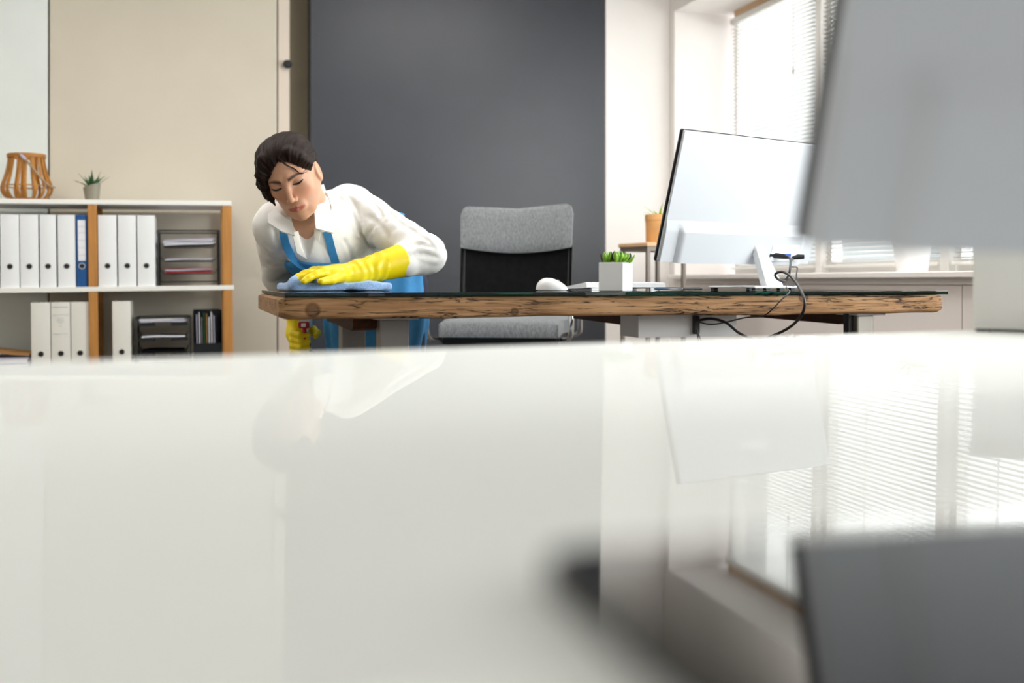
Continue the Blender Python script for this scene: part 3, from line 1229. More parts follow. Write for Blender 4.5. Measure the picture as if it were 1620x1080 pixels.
obj('trigger', MB().tube([(0, -.032, .216), (0, -.040, .200), (0, -.036, .182), (0, -.028, .172)], [.007, .006, .005, .004], 8), 'trigger_red', sb, True)

# ------------------------------------------------------------------ the person
PB = Vector((-.42, 3.42, 0))
person = thing('person', 'person in white shirt, blue apron and yellow gloves bending over the desk to wipe it', 'person', PB)
HC_ = np.array(at(462, 276, 2.94))                      # head centre
U_ = unit((-.31, -.40, .86))
F_ = np.array((.03, -.88, -.47))
F_ = unit(F_ - U_ * (F_ @ U_))
R_ = np.cross(U_, F_)
HR = np.stack([R_, U_, F_])                            # rows: right, up, forward


def hl(a, b, c):                                        # head local -> world
    return HC_ + R_ * a + U_ * b + F_ * c


def vec(*a):
    return np.array(a, float)


SL, SR = np.array(at(556, 328, 3.17)), np.array(at(436, 355, 3.02))
EL, WL = np.array(at(674, 402, 3.06)), np.array(at(566, 431, 2.935))
ER, WRr = vec(-.705, 3.26, .835), vec(-.668, 3.35, .715)
NB = np.array(at(492, 345, 3.04))                       # base of the neck
CH = np.array(at(505, 375, 3.13))
WA = vec(-.445, 3.31, .92)
PV = vec(-.430, 3.41, .84)
KL, KR = vec(-.35, 3.40, .46), vec(-.52, 3.40, .46)
AL, AR = vec(-.34, 3.50, .08), vec(-.53, 3.50, .08)


def head_sdf(p):
    q = (p - HC_.astype(f32)) @ HR.T.astype(f32)

    def E(c, r):
        return ell(q, c, r)
    d = E((0, .026, -.014), (.068, .078, .092))
    d = smin(d, E((0, -.022, .020), (.055, .088, .064)), .03)
    d = smin(d, rc(q, (0, -.055, .028), (0, -.094, .058), .040, .017), .03)
    for s in (-1, 1):
        d = smin(d, ell(q, (s * .035, -.018, .056), (.019, .020, .018)), .022)
        d = smin(d, rc(q, (s * .012, .014, .080), (s * .040, .013, .064), .008, .007), .016)
        d = smin(d, rc(q, (s * .048, -.045, .0), (s * .024, -.088, .045), .013, .013), .03)
    for s in (-1, 1):
        d = smax(d, -ell(q, (s * .0305, -.001, .092), (.017, .009, .014)), .010)
        d = smin(d, ell(q, (s * .0300, -.001, .0698), (.0155, .0115, .0125)), .004)
    d = smin(d, rc(q, (0, .008, .080), (0, -.039, .1035), .0062, .0082), .009)
    for s in (-1, 1):
        d = smin(d, ell(q, (s * .0098, -.0435, .093), (.0062, .0060, .009)), .006)
        d = smax(d, -ell(q, (s * .006, -.0515, .098), (.0035, .003, .004)), .003)
    # lips
    d = smin(d, ell(q, (0, -.0695, .0765), (.025, .014, .012)), .012)
    for s in (-1, 1):
        d = smin(d, rc(q, (s * .004, -.0665, .0880), (s * .023, -.0690, .0785), .0034, .0016), .003)
        d = smin(d, rc(q, (s * .001, -.0745, .0872), (s * .018, -.0722, .0795), .0044, .0020), .003)
    d = smax(d, -rc(q, (-.023, -.0703, .0872), (.023, -.0703, .0872), .0015, .0010), .003)
    d = smin(d, ell(q, (0, -.099, .066), (.015, .012, .012)), .012)
    for s in (-1, 1):
        e = ell(q, (s * .0690, -.014, -.006), (.009, .030, .017))
        e = smax(e, -ell(q, (s * .078, -.010, -.001), (.006, .019, .010)), .006)
        d = smin(d, e, .006)
    return d


NK0 = hl(0, -.055, -.030)


def body_sdf(p):
    d = head_sdf(p)
    d = smin(d, rc(p, NK0, NB + vec(.01, .03, -.01), .050, .056), .025)
    d = smin(d, rc(p, NB + vec(.0, .05, -.03), CH + vec(0, .02, 0), .058, .090), .04)
    d = smin(d, rc(p, SL, SR, .045, .045), .05)
    d = smin(d, rc(p, CH, WA, .095, .090), .05)
    d = smin(d, rc(p, WA, PV, .090, .12), .05)
    for (a, b, c) in ((SL, EL, WL), (SR, ER, WRr)):
        d = smin(d, chain(p, [a, b, c], [.042, .034, .024], .02), .02)
    d = smin(d, rc(p, WL, WL + unit(vec(-.115, -.09, -.03)) * .07, .022, .020), .02)
    d = smin(d, rc(p, WRr, WRr + vec(0, -.02, -.045), .022, .020), .02)
    for (k, a, s) in ((KL, AL, .07), (KR, AR, -.07)):
        d = smin(d, chain(p, [PV + vec(s, 0, -.03), k, a], [.080, .052, .035], .03), .04)
        d = smin(d, rc(p, a + vec(0, 0, -.02), a + vec(0, -.13, -.045), .03, .024), .03)
    return d


SKIN, LIP, BROW = lin('#d3a083')[:3], lin('#b9655c')[:3], lin('#3a2620')[:3]
BLUSH = lin('#d58d76')[:3]


def skin_tint(v):
    q = (v - HC_) @ HR.T
    c = np.tile(np.array(SKIN), (len(v), 1))

    def mixin(w, col):
        nonlocal c
        w = np.clip(w, 0, 1)[:, None]
        c = c * (1 - w) + np.array(col) * w
    front = q[:, 2] > .03
    for s in (-1, 1):
        mixin(.45 * np.exp(-(((q[:, 0] - s * .038) / .02) ** 2 + ((q[:, 1] + .035) / .018) ** 2)) * front, BLUSH)
        # brow: an arched band
        a = q[:, 0] * s
        mid = .0115 + .0055 * np.sin(np.clip((a - .010) / .040, 0, 1) * math.pi * .75) - .15 * np.clip(a - .042, 0, 1)
        wd = .0041 * np.clip((.056 - a) / .030, .25, 1)
        w = np.clip(1.6 - np.abs(q[:, 1] - mid) / wd, 0, 1) * (a > .010) * (a < .054) * front
        mixin(w * .9, BROW)
    a = np.abs(q[:, 0])
    lipw = np.clip((.0265 - a) / .004, 0, 1)
    up_ = -.0632 - .14 * a + .0015 * np.cos(a * 400) * (a < .012)
    low_ = -.0795 + 14 * a * a
    w = np.clip((up_ - q[:, 1]) / .0018 + .5, 0, 1) * np.clip((q[:, 1] - low_) / .0018 + .5, 0, 1) * lipw * front
    mixin(w * .85, LIP)
    return c


fine = [(HC_[i] - r0, HC_[i] + r1) for i, (r0, r1) in enumerate(((.115, .115), (.135, .11), (.135, .125)))]
sdf_obj('body', body_sdf, (-.85, 2.72, -.005), (-.12, 3.66, 1.26), .012, 'skin', person, tuple(PB), fine, .0023, skin_tint, 1)


# ---- hair
def hair_sdf(p):
    q = (p - HC_.astype(f32)) @ HR.T.astype(f32)
    ang = np.arctan2(q[:, 0], q[:, 1] + .02)
    d = ell(q, (0, .030, -.018), (.076, .082, .102))
    d = smin(d, ell(q, (-.026, .066, .012), (.046, .040, .058)), .03)
    d = smin(d, ell(q, (.026, .066, .010), (.046, .040, .058)), .03)
    d = smin(d, ell(q, (.0, .01, -.105), (.045, .042, .035)), .03)       # knot at the back
    face = ell(q, (.006, -.048, .090), (.060, .110, .086))
    d = smax(d, -face, .008)
    d = smax(d, -(q[:, 1] + .035 + .5 * np.clip(-q[:, 2], -.02, .2)), .01)
    earcut = ell(q, (.080, -.022, .004), (.03, .036, .028))
    d = smax(d, -earcut, .008)
    # locks on the shaded side
    d = smin(d, chain(q, [(-.040, .080, .062), (-.060, .042, .066), (-.066, .004, .058), (-.064, -.030, .054), (-.060, -.052, .060)],
                      [.014, .014, .012, .008, .002], .01), .010)
    d = smin(d, chain(q, [(-.062, .05, .03), (-.078, .01, .032), (-.080, -.025, .030), (-.082, -.042, .034)], [.016, .014, .008, .002], .01), .012)
    d = smin(d, chain(q, [(.036, .078, .064), (.056, .050, .054), (.067, .022, .032)], [.013, .012, .009], .01), .012)
    d = d + .0045 * np.exp(-(q[:, 0] / .0045) ** 2) * np.clip((q[:, 2] + .02) / .04, 0, 1)   # the parting
    d = d + .0009 * np.sin(ang * 62 + q[:, 2] * 90 + 2 * np.sin(q[:, 2] * 40)) + .0007 * np.sin(ang * 37 - q[:, 2] * 35)
    return d


lo = HC_ - .20
hi = HC_ + .20
lo, hi = HC_ - .16, HC_ + .15
hair = sdf_obj('hair', hair_sdf, lo, hi, .0027, 'hair_brown', person, tuple(PB), relax=1)


def local(p):
    return Vector(p) - PB


def on_face(a, b, push=.0008, c0=.13):
    """point of the head surface at head-local a, b"""
    cs = np.linspace(c0, .02, 260)
    P = np.array([hl(a, b, c) for c in cs], f32)
    dv = head_sdf(P)
    k = np.argmax(dv < 0)
    return hl(a, b, cs[k] + push)


# loose strand across the temple, lash lines
st = [hl(.010, .078, .085), hl(.022, .054, .089), on_face(.034, .034, .006), on_face(.046, .016, .006), on_face(.057, .008, .005)]
obj('strand', MB().tube([local(p) for p in spline(st, 6)], [.0026] * 8 + [.0020] * 8 + [.0013] * 6 + [.0006] * 3, 7), 'hair_brown', hair, True)
for s in (-1, 1):
    P = []
    for k in range(11):
        q = k / 10
        a = s * (.0155 + q * .0295)
        b = -.0050 - .0032 * math.sin(math.pi * q) + .0035 * q
        P.append(local(on_face(a, b, .0006)))
    obj('eyelash', MB().tube(P, [.0009 + .0018 * math.sin(math.pi * (.08 + .80 * k / 10)) for k in range(11)], 6), 'lash', person, True)


# ---- shirt
def sway(p):
    a = np.abs(np.sin(p[:, 0] * 24 + p[:, 2] * 34 + 2.2 * np.sin(p[:, 1] * 17 + p[:, 2] * 9)))
    b = np.abs(np.sin(p[:, 0] * 41 - p[:, 2] * 22 + 1.8 * np.sin(p[:, 2] * 21 + p[:, 0] * 12) + 1.0))
    return .0048 * (.5 - np.sqrt(a)) + .0026 * (.5 - np.sqrt(b))


def torso_sdf(p):
    d = rc(p, NB + vec(.005, .055, -.045), CH + vec(0, .02, 0), .085, .112)
    d = smin(d, rc(p, SL + vec(-.01, 0, -.012), SR + vec(.012, .01, -.010), .062, .058), .05)
    d = smin(d, rc(p, CH + vec(.0, .0, -.005), WA, .112, .108), .05)
    d = smin(d, rc(p, WA, PV, .108, .135), .05)
    return d


def arm_wr(p, a, b, n, amp):
    a, b = np.array(a), np.array(b)
    t_ = ((p - a.astype(f32)) @ (b - a).astype(f32)) / float((b - a) @ (b - a))
    ph_ = t_ * n * .5 + 1.8 * np.sin(p[:, 2] * 31 + p[:, 1] * 22) + p[:, 0] * 21
    return amp * 1.2 * (.6 - np.sqrt(np.abs(np.sin(ph_)))) * np.clip(1.1 - .6 * np.abs(t_ - .9), 0, 1)


def shirt_sdf(p):
    d = torso_sdf(p)
    up = rc(p, SL, EL, .064, .053) + arm_wr(p, SL, EL, 17, .0040)
    fo = chain(p, [EL, EL + (WL - EL) * .33, EL + (WL - EL) * .6], [.053, .044, .033], .01) + arm_wr(p, EL, WL, 14, .0028)
    d = smin(d, smin(up, fo, .02), .035)
    up = rc(p, SR, ER, .060, .050) + arm_wr(p, SR, ER, 16, .0034)
    fo = rc(p, ER, ER + (WRr - ER) * .8, .050, .036)
    d = smin(d, smin(up, fo, .02), .03)
    d = d + sway(p)
    for (pts_, rr_) in CREASE:
        A_ = np.array(pts_, f32)
        k_ = np.nonzero(((p > A_.min(0) - .03) & (p < A_.max(0) + .03)).all(1))[0]
        if len(k_):
            d[k_] = smax(d[k_], -chain(p[k_], pts_, rr_, .003), .009)
    # open neck: a V cut that lets the throat show
    if VCUT:
        d = smax(d, -chain(p, VCUT, [.040, .030, .017, .003], .004), .004)
    d = smax(d, -rc(p, NB + vec(-.02, -.02, .06), hl(0, -.03, -.02), .048, .062), .006)
    # standing collar round the neck
    ax_ = unit(NK0 - NB)
    h_ = (p - NB.astype(f32)) @ ax_.astype(f32)
    r_ = np.linalg.norm((p - NB.astype(f32)) - h_[:, None] * ax_.astype(f32), axis=-1)
    st_ = np.maximum(np.abs(r_ - .064) - .0035, np.abs(h_ - .035) - .022)
    fr_ = (p - NB.astype(f32)) @ unit(vec(-.12, -1, -.1)).astype(f32)
    d = smin(d, smax(st_, fr_ - .002, .004), .006)
    return d


VCUT = []
CREASE = []


def surf_pt(x, y, fn, off=.004, d0=2.7, d1=3.6):
    ds = np.linspace(d0, d1, 360)
    P = np.array([at(x, y, d) for d in ds], f32)
    k = int(np.argmax(fn(P) < off))
    return Vector(P[k])


_cr = []
for px in ([(620, 336), (600, 347), (586, 364), (578, 382)], [(560, 338), (568, 362), (586, 392)], [(575, 340), (600, 354), (617, 378)],
           [(627, 398), (650, 386), (688, 391)], [(641, 410), (664, 402), (694, 408)], [(534, 306), (541, 327), (531, 352)],
           [(553, 312), (566, 330), (574, 352)], [(544, 380), (556, 402), (553, 424)], [(590, 388), (574, 402), (560, 412)],
           [(431, 358), (441, 382), (449, 398)], [(604, 322), (625, 345), (650, 362)], [(630, 352), (655, 366), (682, 384)],
           [(452, 404), (458, 420), (470, 436)], [(586, 318), (600, 333), (606, 350)]):
    _c = [np.array(q_) for q_ in spline([surf_pt(x, y, shirt_sdf, 0) for (x, y) in px], 3)]
    _cr.append((_c, [.0015 + .0042 * math.sin(math.pi * (.1 + .8 * i / (len(_c) - 1))) for i in range(len(_c))]))
CREASE = _cr
VCUT = [np.array(surf_pt(x, y, torso_sdf, 0)) + vec(0, -.004, 0) for (x, y) in ((484, 345), (483, 365), (484, 385), (487, 404))]
shirt = sdf_obj('shirt', shirt_sdf, (-.84, 2.86, .69), (-.12, 3.60, 1.15), .0048, 'shirt_white', person, tuple(PB), relax=1)


def flap(name, pts, th=.004):
    P = [Vector(local(p)) for p in pts]
    n = (P[1] - P[0]).cross(P[2] - P[0]).normalized()
    if n.y > 0:
        n = -n
    c = sum(P, Vector()) / len(P)
    b = MB()
    vs = P + [c + n * .004] + [q - n * th for q in P]
    k = len(P)
    fs = [(i, (i + 1) % k, k) for i in range(k)] + [tuple(k + 1 + i for i in range(k))[::-1]]
    fs += [(i, k + 1 + i, k + 1 + (i + 1) % k, (i + 1) % k) for i in range(k)]
    b.add(vs, fs)
    return obj(name, b, 'shirt_white', shirt, True, 50)


flap('collar', [at(499, 296, 3.02), at(512, 291, 3.06), at(521, 318, 3.02), at(528, 368, 2.955), at(500, 361, 2.935), at(497, 330, 2.96)])
flap('collar', [at(424, 338, 2.95), at(436, 331, 2.965), at(447, 341, 2.94), at(463, 352, 2.925), at(466, 372, 2.925), at(446, 366, 2.925), at(424, 352, 2.935)])
flap('placket', [at(497, 362, 2.95), at(507, 366, 2.95), at(504, 383, 2.965), at(497, 376, 2.955)])
flap('placket', [at(462, 368, 2.93), at(472, 366, 2.94), at(478, 392, 2.97), at(486, 410, 2.99), at(470, 400, 2.965)])


BIBZ = surf_pt(508, 416, torso_sdf, 0).z


# ---- apron: bib and skirt follow the shirt a little outside of it
def apron_sdf(p):
    t_ = torso_sdf(p) + sway(p) - .0075
    # bib: below the sagging upper edge, on the front only
    side = unit(SL - SR)
    s_ = (p - CH.astype(f32)) @ side.astype(f32)
    bib = smax(t_, p[:, 2] - (BIBZ + .8 * (s_ + .03) ** 2), .004)
    bib = smax(bib, np.abs(s_ + .035) - .085, .006)
    bib = smax(bib, p[:, 1] - (CH[1] + .10), .01)
    sk = smin(rc(p, PV + vec(.0, -.01, .03), PV + vec(-.0, .0, -.14), .150, .158), rc(p, PV + vec(0, 0, -.12), vec(-.435, 3.42, .42), .158, .150), .03)
    sk = sk + .004 * np.sin(np.arctan2(p[:, 0] + .43, p[:, 1] - 3.41) * 13 + p[:, 2] * 6)
    sk = smax(sk, -(p[:, 2] - .40), .004)
    d = smin(bib, sk, .02)
    return d


apron = sdf_obj('apron', apron_sdf, (-.74, 2.93, .38), (-.20, 3.62, 1.08), .006, 'apron_blue', person, tuple(PB), relax=1)


def strap(pix, w=.011):
    c = [surf_pt(x, y, shirt_sdf, .005) for (x, y) in pix]
    c = spline(c, 5)
    b = MB()
    vs, fs = [], []
    for i, p in enumerate(c):
        d = (c[min(i + 1, len(c) - 1)] - c[max(i - 1, 0)]).normalized()
        s_ = d.cross(Vector((0, -1, .2))).normalized()
        nn = s_.cross(d)
        for (a, h) in ((-1, 0), (1, 0), (1, 1), (-1, 1)):
            vs.append(local(p + s_ * a * w + nn * (h - .5) * .005))
    for i in range(len(c) - 1):
        for k in range(4):
            fs.append((i * 4 + k, i * 4 + (k + 1) % 4, (i + 1) * 4 + (k + 1) % 4, (i + 1) * 4 + k))
    fs += [(0, 1, 2, 3), tuple(len(vs) - 4 + k for k in (3, 2, 1, 0))]
    b.add(vs, fs)
    obj('strap', b, 'apron_blue', apron, True, 50)


strap([(517, 366), (521, 380), (525, 396), (531, 416)])
strap([(448, 362), (450, 378), (455, 393), (464, 408), (478, 420), (492, 426)])
obj('apron_tie', MB().tube([local(at(628, 345, 3.42)), local(at(633, 338, 3.40)), local(at(638, 341, 3.41)), local(at(636, 348, 3.43))],
                           [.006, .008, .008, .005], 8, True, .4), 'apron_blue', apron, True)

# ---- gloves
DH = unit(vec(-.115, -.085, -.012))
SH = unit(np.cross(DH, vec(0, 0, 1)))                   # across the hand
if SH[1] > 0:
    SH = -SH                                            # towards the camera
HZ = DZ + .018
PALM = np.array(at(532, 434, 2.885))
KN = np.array(at(504, 432, 2.865))


def glove_l(p):
    cuff0 = EL + (WL - EL) * .36
    d = rc(p, cuff0, WL, .0475, .0330)
    t_ = ((p - cuff0.astype(f32)) @ (WL - cuff0).astype(f32)) / float((WL - cuff0) @ (WL - cuff0))
    d = d + np.where(t_ > .45, .0013 * np.sin(t_ * 33 + p[:, 2] * 70 + 2 * np.sin(p[:, 1] * 60 + p[:, 2] * 50)), 0)
    d = smax(d, -((p - cuff0.astype(f32)) @ unit(WL - cuff0).astype(f32)), .002)
    hand = rc(p, WL, PALM, .0300, .0270)
    for o in (-.022, 0.0, .022):
        hand = smin(hand, rc(p, PALM + SH * o * .9, KN + SH * o * 1.25 + vec(0, 0, .004), .020, .0155), .016)
    d = smin(d, hand, .018)
    for i, (o, L) in enumerate(((-.036, .052), (-.013, .066), (.011, .068), (.034, .060))):
        k = KN + SH * o + vec(0, 0, .004 - .002 * abs(i - 1.5))
        sp = DH + SH * (o * 3.2)
        a = k + unit(sp) * L * .45 + vec(0, 0, -.002)
        b = k + unit(sp) * L * .80
        b[2] = max(DZ + .028, a[2] - .010)
        c = k + unit(sp) * L * 1.05
        c[2] = DZ + .0255
        d = smin(d, chain(p, [k, a, b, c], [.0125, .0112, .0104, .0086], .004), .006)
    th0 = PALM + SH * .026 + vec(0, 0, -.004)
    th1 = np.array(at(524, 445, 2.825))
    th2 = np.array(at(508, 450, 2.80))
    th1[2], th2[2] = max(th1[2], DZ + .029), DZ + .0250
    d = smin(d, chain(p, [th0, th1, th2], [.0165, .0125, .0098], .005), .010)
    return d


lo, hi = np.minimum(EL, KN) - .13, np.maximum(EL, KN) + .13
lo[2], hi[2] = DZ + .004, .97
sdf_obj('glove', glove_l, lo, hi, .0030, 'glove_yellow', person, tuple(PB), relax=1)
GB = np.array(BO)


def glove_r(p):
    c0 = WRr + (ER - WRr) * .55
    d = rc(p, c0, WRr, .043, .034)
    pc = GB + vec(-.036, .026, .195)
    d = smin(d, rc(p, WRr, pc, .032, .029), .02)
    d = smin(d, rc(p, pc, pc + vec(.008, 0, -.045), .027, .022), .015)
    for i in range(4):
        z = .196 - i * .0195
        L = (1, 1.05, 1, .88)[i]
        k = GB + vec(-.040, .004, z)
        pts = [k, GB + vec(-.034, -.024, z + .001), GB + vec(-.010, -.041 if i == 0 else -.034, z - .003), GB + vec(.012 * L, -.033 if i == 0 else -.027, z - .004)]
        d = smin(d, chain(p, pts, [.0125, .0115, .0105, .009], .004), .005)
    d = smin(d, chain(p, [pc + vec(.012, .006, .008), GB + vec(.018, .022, .205), GB + vec(.034, .002, .196), GB + vec(.032, -.014, .188)], [.017, .0135, .0115, .009], .005), .008)
    return d


sdf_obj('glove', glove_r, GB + vec(-.12, -.07, .08), GB + vec(.08, .16, .40), .0030, 'glove_yellow', person, tuple(PB), relax=1)


def trousers(p):
    d = None
    for (k, a, s) in ((KL, AL, .07), (KR, AR, -.07)):
        q = chain(p, [PV + vec(s, 0, -.05), k, a + vec(0, 0, .03)], [.095, .068, .055], .02)
        d = q if d is None else smin(d, q, .02)
    return smax(d, -(p[:, 2] - .06), .004)


sdf_obj('trousers', trousers, (-.68, 3.25, .04), (-.18, 3.62, .95), .010, 'trousers_navy', person, tuple(PB))


for (a, s) in ((AL, 1), (AR, -1)):
    def shoe(p, a=a):
        d = rc(p, a + vec(0, .02, -.035), a + vec(0, -.15, -.045), .048, .042)
        d = smin(d, rc(p, a, a + vec(0, 0, .03), .045, .048), .02)
        return smax(d, -(p[:, 2] - .002), .004)
    sdf_obj('shoe', shoe, a + vec(-.07, -.23, -.09), a + vec(.07, .10, .09), .008, 'shoe_white', person, tuple(PB))

# ------------------------------------------------------------------ office chair
CX, CY = at(804, 400, 4.16).x, 4.16
chr_ = thing('office_chair', 'office chair with grey fabric headrest and black mesh back', 'chair', (CX, CY, 0), math.radians(-9))
BW = .232                                              # half width of the back


def back_y(x, z):
    return .20 + .035 * (x / BW) ** 2 * -1 + (z - .70) * .16


def headrest(s, q):
    x = (s - .5) * 2
    top = 1.122 - .014 * (1 - abs(x)) ** 1.2 + .004 * x
    if abs(x) > .86:
        k = (abs(x) - .86) / .14
        top -= .040 * (1 - math.sqrt(max(0, 1 - k * k)))
    bot = .948 - .022 * (1 - x * x)
    z = bot + (top - bot) * q
    X = x * (BW - .006 * (1 - (z - .93) / .2))
    puff = .012 * (1 - (2 * q - 1) ** 4) * (1 - x ** 6)
    return (X, back_y(X, z) - .022 - puff, z)


obj('headrest', MB().grid(headrest, 44, 14, thick=lambda s, q: (0, .050 * (1 - .5 * abs(2 * s - 1) ** 6), 0)), 'fabric_grey', chr_, True, 60)


def meshback(s, q):
    x = (s - .5) * 2
    z = .60 + q * .36
    X = x * (BW - .003 - .003 * (1 - q))
    return (X, back_y(X, z) - .004, z)


mbk = obj('mesh_back', MB().grid(meshback, 30, 14, thick=lambda s, q: (0, .006, 0)), 'mesh_black', chr_, True, 60)
for s in (-1, 1):
    P = [(s * (BW - .014 - .004 * (1 - q / 8)), back_y(BW, .58 + q * .05) + .012, .58 + q * .05) for q in range(9)]
    obj('back_frame', MB().tube(P, .012, 10), 'black_plastic', chr_, True)
obj('back_frame', MB().tube([(-BW + .015, back_y(BW, .58), .585), (0, .185, .575), (BW - .015, back_y(BW, .58), .585)], .014, 10), 'black_plastic', chr_, True)


def seat(s, q):
    x = (s - .5) * 2
    y = -.235 + q * .44
    e = max(abs(x), abs(2 * q - 1))
    z = .682 - .018 * max(0, (e - .75) / .25) ** 2 - .012 * max(0, 1 - q * 4)
    return (x * .236 * (1 - .06 * (1 - q) * abs(x)), y, z)


obj('seat', MB().grid(seat, 30, 24, thick=lambda s, q: (0, 0, -.048)), 'fabric_grey', chr_, True, 60)
obj('seat_shell', MB().box(-.222, .222, -.215, .19, .575, .640, .012), 'leather_black', chr_)
obj('back_bracket', MB().tube([(0, .10, .585), (0, .20, .59), (0, .225, .66), (0, .232, .74)], [.02, .022, .022, .018], 10, True, 1.8), 'black_plastic', chr_, True)
for s in (-1, 1):
    P = spline([(s * .20, .12, .600), (s * .260, .12, .605), (s * .268, .11, .66), (s * .27, .10, .715), (s * .27, .02, .735), (s * .27, -.12, .732),
                (s * .27, -.20, .715), (s * .268, -.225, .66), (s * .258, -.215, .600), (s * .20, -.14, .596)], 6)
    ar = obj('armrest', MB().tube(P, .0105, 10), 'chrome', chr_, True)
    obj('arm_pad', MB().grid(lambda a, b, s=s: (s * .27 + (a - .5) * .05 * (1 - .3 * abs(2 * b - 1) ** 3), -.215 + b * .32, .742 - .012 * max(0, 1 - b * 4)),
                             6, 12, thick=lambda a, b: (0, 0, -.026)), 'leather_black', ar, True, 50)
obj('gas_lift', MB().lathe([(.030, .12), (.030, .34), (.018, .345), (.018, .59)], 16), 'dark_metal', chr_, True)
for k in range(5):
    a = math.radians(72 * k + 20)
    ca, sa = math.cos(a), math.sin(a)
    st_ = obj('base_spoke', MB().tube([(0, 0, .13), (ca * .15, sa * .15, .115), (ca * .30, sa * .30, .085)], [.026, .022, .016], 8), 'black_plastic', chr_, True)
    obj('caster', MB().tube([(ca * .30 - sa * .018, sa * .30 + ca * .018, .0285), (ca * .30 + sa * .018, sa * .30 - ca * .018, .0285)], .028, 14)
        .tube([(ca * .30, sa * .30, .03), (ca * .30, sa * .30, .085)], .008, 8), 'black_plastic', st_, True)

# ------------------------------------------------------------------ tall plant stand with orange pot
ps = at(1025, 390, 4.6)
yw = math.radians(28.6)
stand = thing('plant_stand', 'tall narrow plant stand with pale wood top by the white pillar', 'stand', (ps.x, ps.y, 0), yw)
SZ = CAM_Z + (445 - 390) / F_PX * 4.6
S_ = .19
obj('stand_top', MB().box(-.015, S_ + .015, -.015, S_ + .015, SZ, SZ + .018, .003), 'stand_wood', stand)
obj('apron_frame', MB().box(-.008, S_ + .008, -.008, .008, SZ - .018, SZ).box(-.008, S_ + .008, S_ - .008, S_ + .008, SZ - .018, SZ)
    .box(-.008, .008, .008, S_ - .008, SZ - .018, SZ).box(S_ - .008, S_ + .008, .008, S_ - .008, SZ - .018, SZ), 'stand_metal', stand)
for (a, b) in ((0, 0), (S_, 0), (0, S_), (S_, S_)):
    obj('leg', MB().box(a - .008, a + .008, b - .008, b + .008, 0, SZ - .018, .001), 'stand_metal', stand)
pc_ = Matrix.Rotation(yw, 4, 'Z') @ Vector((.115, .075, 0))
pp = thing('potted_plant', 'small lime green plant in an orange clay pot on the tall stand', 'plant', (ps.x + pc_.x, ps.y + pc_.y, SZ + .0185), 0)
obj('pot', MB().lathe([(0, 0), (.057, 0), (.059, .004), (.061, .098), (.063, .100), (.063, .124), (.058, .124), (.056, .10), (0, .10)], 24, close=False), 'pot_orange', pp, True)
obj('soil', MB().lathe([(0, .101), (.055, .101), (.055, .108), (0, .110)], 20, close=False), 'soil', pp)


def blade(L, W, bend, m, n=7):
    b = MB()
    vs, fs = [], []
    for i in range(n + 1):
        q = i / n
        x = L * (math.sin(bend * q) / max(bend, .01))
        z = L * (1 - (1 - math.cos(bend * q)) / max(bend, .01) * 1.0) * q if False else L * q * math.cos(bend * q * .6)
        w = W * (1 - q) ** .6 * (.55 + .45 * math.sin(math.pi * min(1, q + .25))) + .0003
        x = L * q * math.sin(bend * q * .6 + .12)
        t_ = W * .16 * (1 - q) + .0003
        vs += [(x, -w, z), (x + t_, 0, z - t_), (x, w, z), (x - t_, 0, z + t_)]
    for i in range(n):
        for k in range(4):
            fs.append((i * 4 + k, i * 4 + (k + 1) % 4, (i + 1) * 4 + (k + 1) % 4, (i + 1) * 4 + k))
    fs += [(0, 1, 2, 3), tuple(n * 4 + k for k in (3, 2, 1, 0))]
    b.add(vs, fs)
    me = b.mesh('leaf')
    me.materials.append(MATS[m])
    me.shade_smooth()
    return me


def plant(parent, z, meshes, n, r, tilt0, tilt1, s0=.8, s1=1.1):
    for k in range(n):
        o = bpy.data.objects.new('leaf', meshes[k % len(meshes)])
        COL.objects.link(o)
        o.parent = parent
        a = k * 2.39996
        o.location = (r * math.cos(a), r * math.sin(a), z)
        o.rotation_euler = (0, math.radians(tilt0 + (tilt1 - tilt0) * k / max(1, n - 1)), a)
        s_ = s0 + (s1 - s0) * random.random()
        o.scale = (s_, s_, s_)


plant(pp, .105, [blade(.085, .008, .8, 'leaf_lime'), blade(.07, .009, 1.1, 'leaf_lime')], 13, .012, 4, 38)

# potted plant on the window sill, its leaves hidden by the foreground monitor
sp_ = RW(2.645, 3.52, .8463)
sp = thing('potted_plant', 'spider plant in a white pot on the window sill', 'plant', sp_, 0)
obj('pot', MB().lathe([(0, 0), (.055, 0), (.058, .004), (.072, .115), (.076, .118), (.070, .118), (.066, .105), (0, .105)], 28, close=False), 'white_gloss', sp, True)
obj('soil', MB().lathe([(0, .106), (.066, .106), (.066, .110), (0, .112)], 20, close=False), 'soil', sp)
plant(sp, .11, [blade(.22, .010, 1.5, 'leaf_fresh'), blade(.18, .011, 2.1, 'leaf_lime')], 24, .018, 2, 32, .6, .95)

# ------------------------------------------------------------------ shelf unit (leans a little) with its contents
SV = 5.085
SU = ux(150, SV)
SO = RW(SU, SV, 0)
SM = Matrix.Translation(SO) @ Matrix.Rotation(PHI, 4, 'Z') @ Matrix.Rotation(-.011, 4, 'Y')


def su(x):                                              # shelf-local u of pixel column
    return ux(x, SV) - SU


def sthing(name, label, cat, lu, lv, lz, group=None, yaw=0.0):
    return thing(name, label, cat, group=group, M=SM @ Matrix.Translation((lu, lv, lz)) @ Matrix.Rotation(yaw, 4, 'Z'))


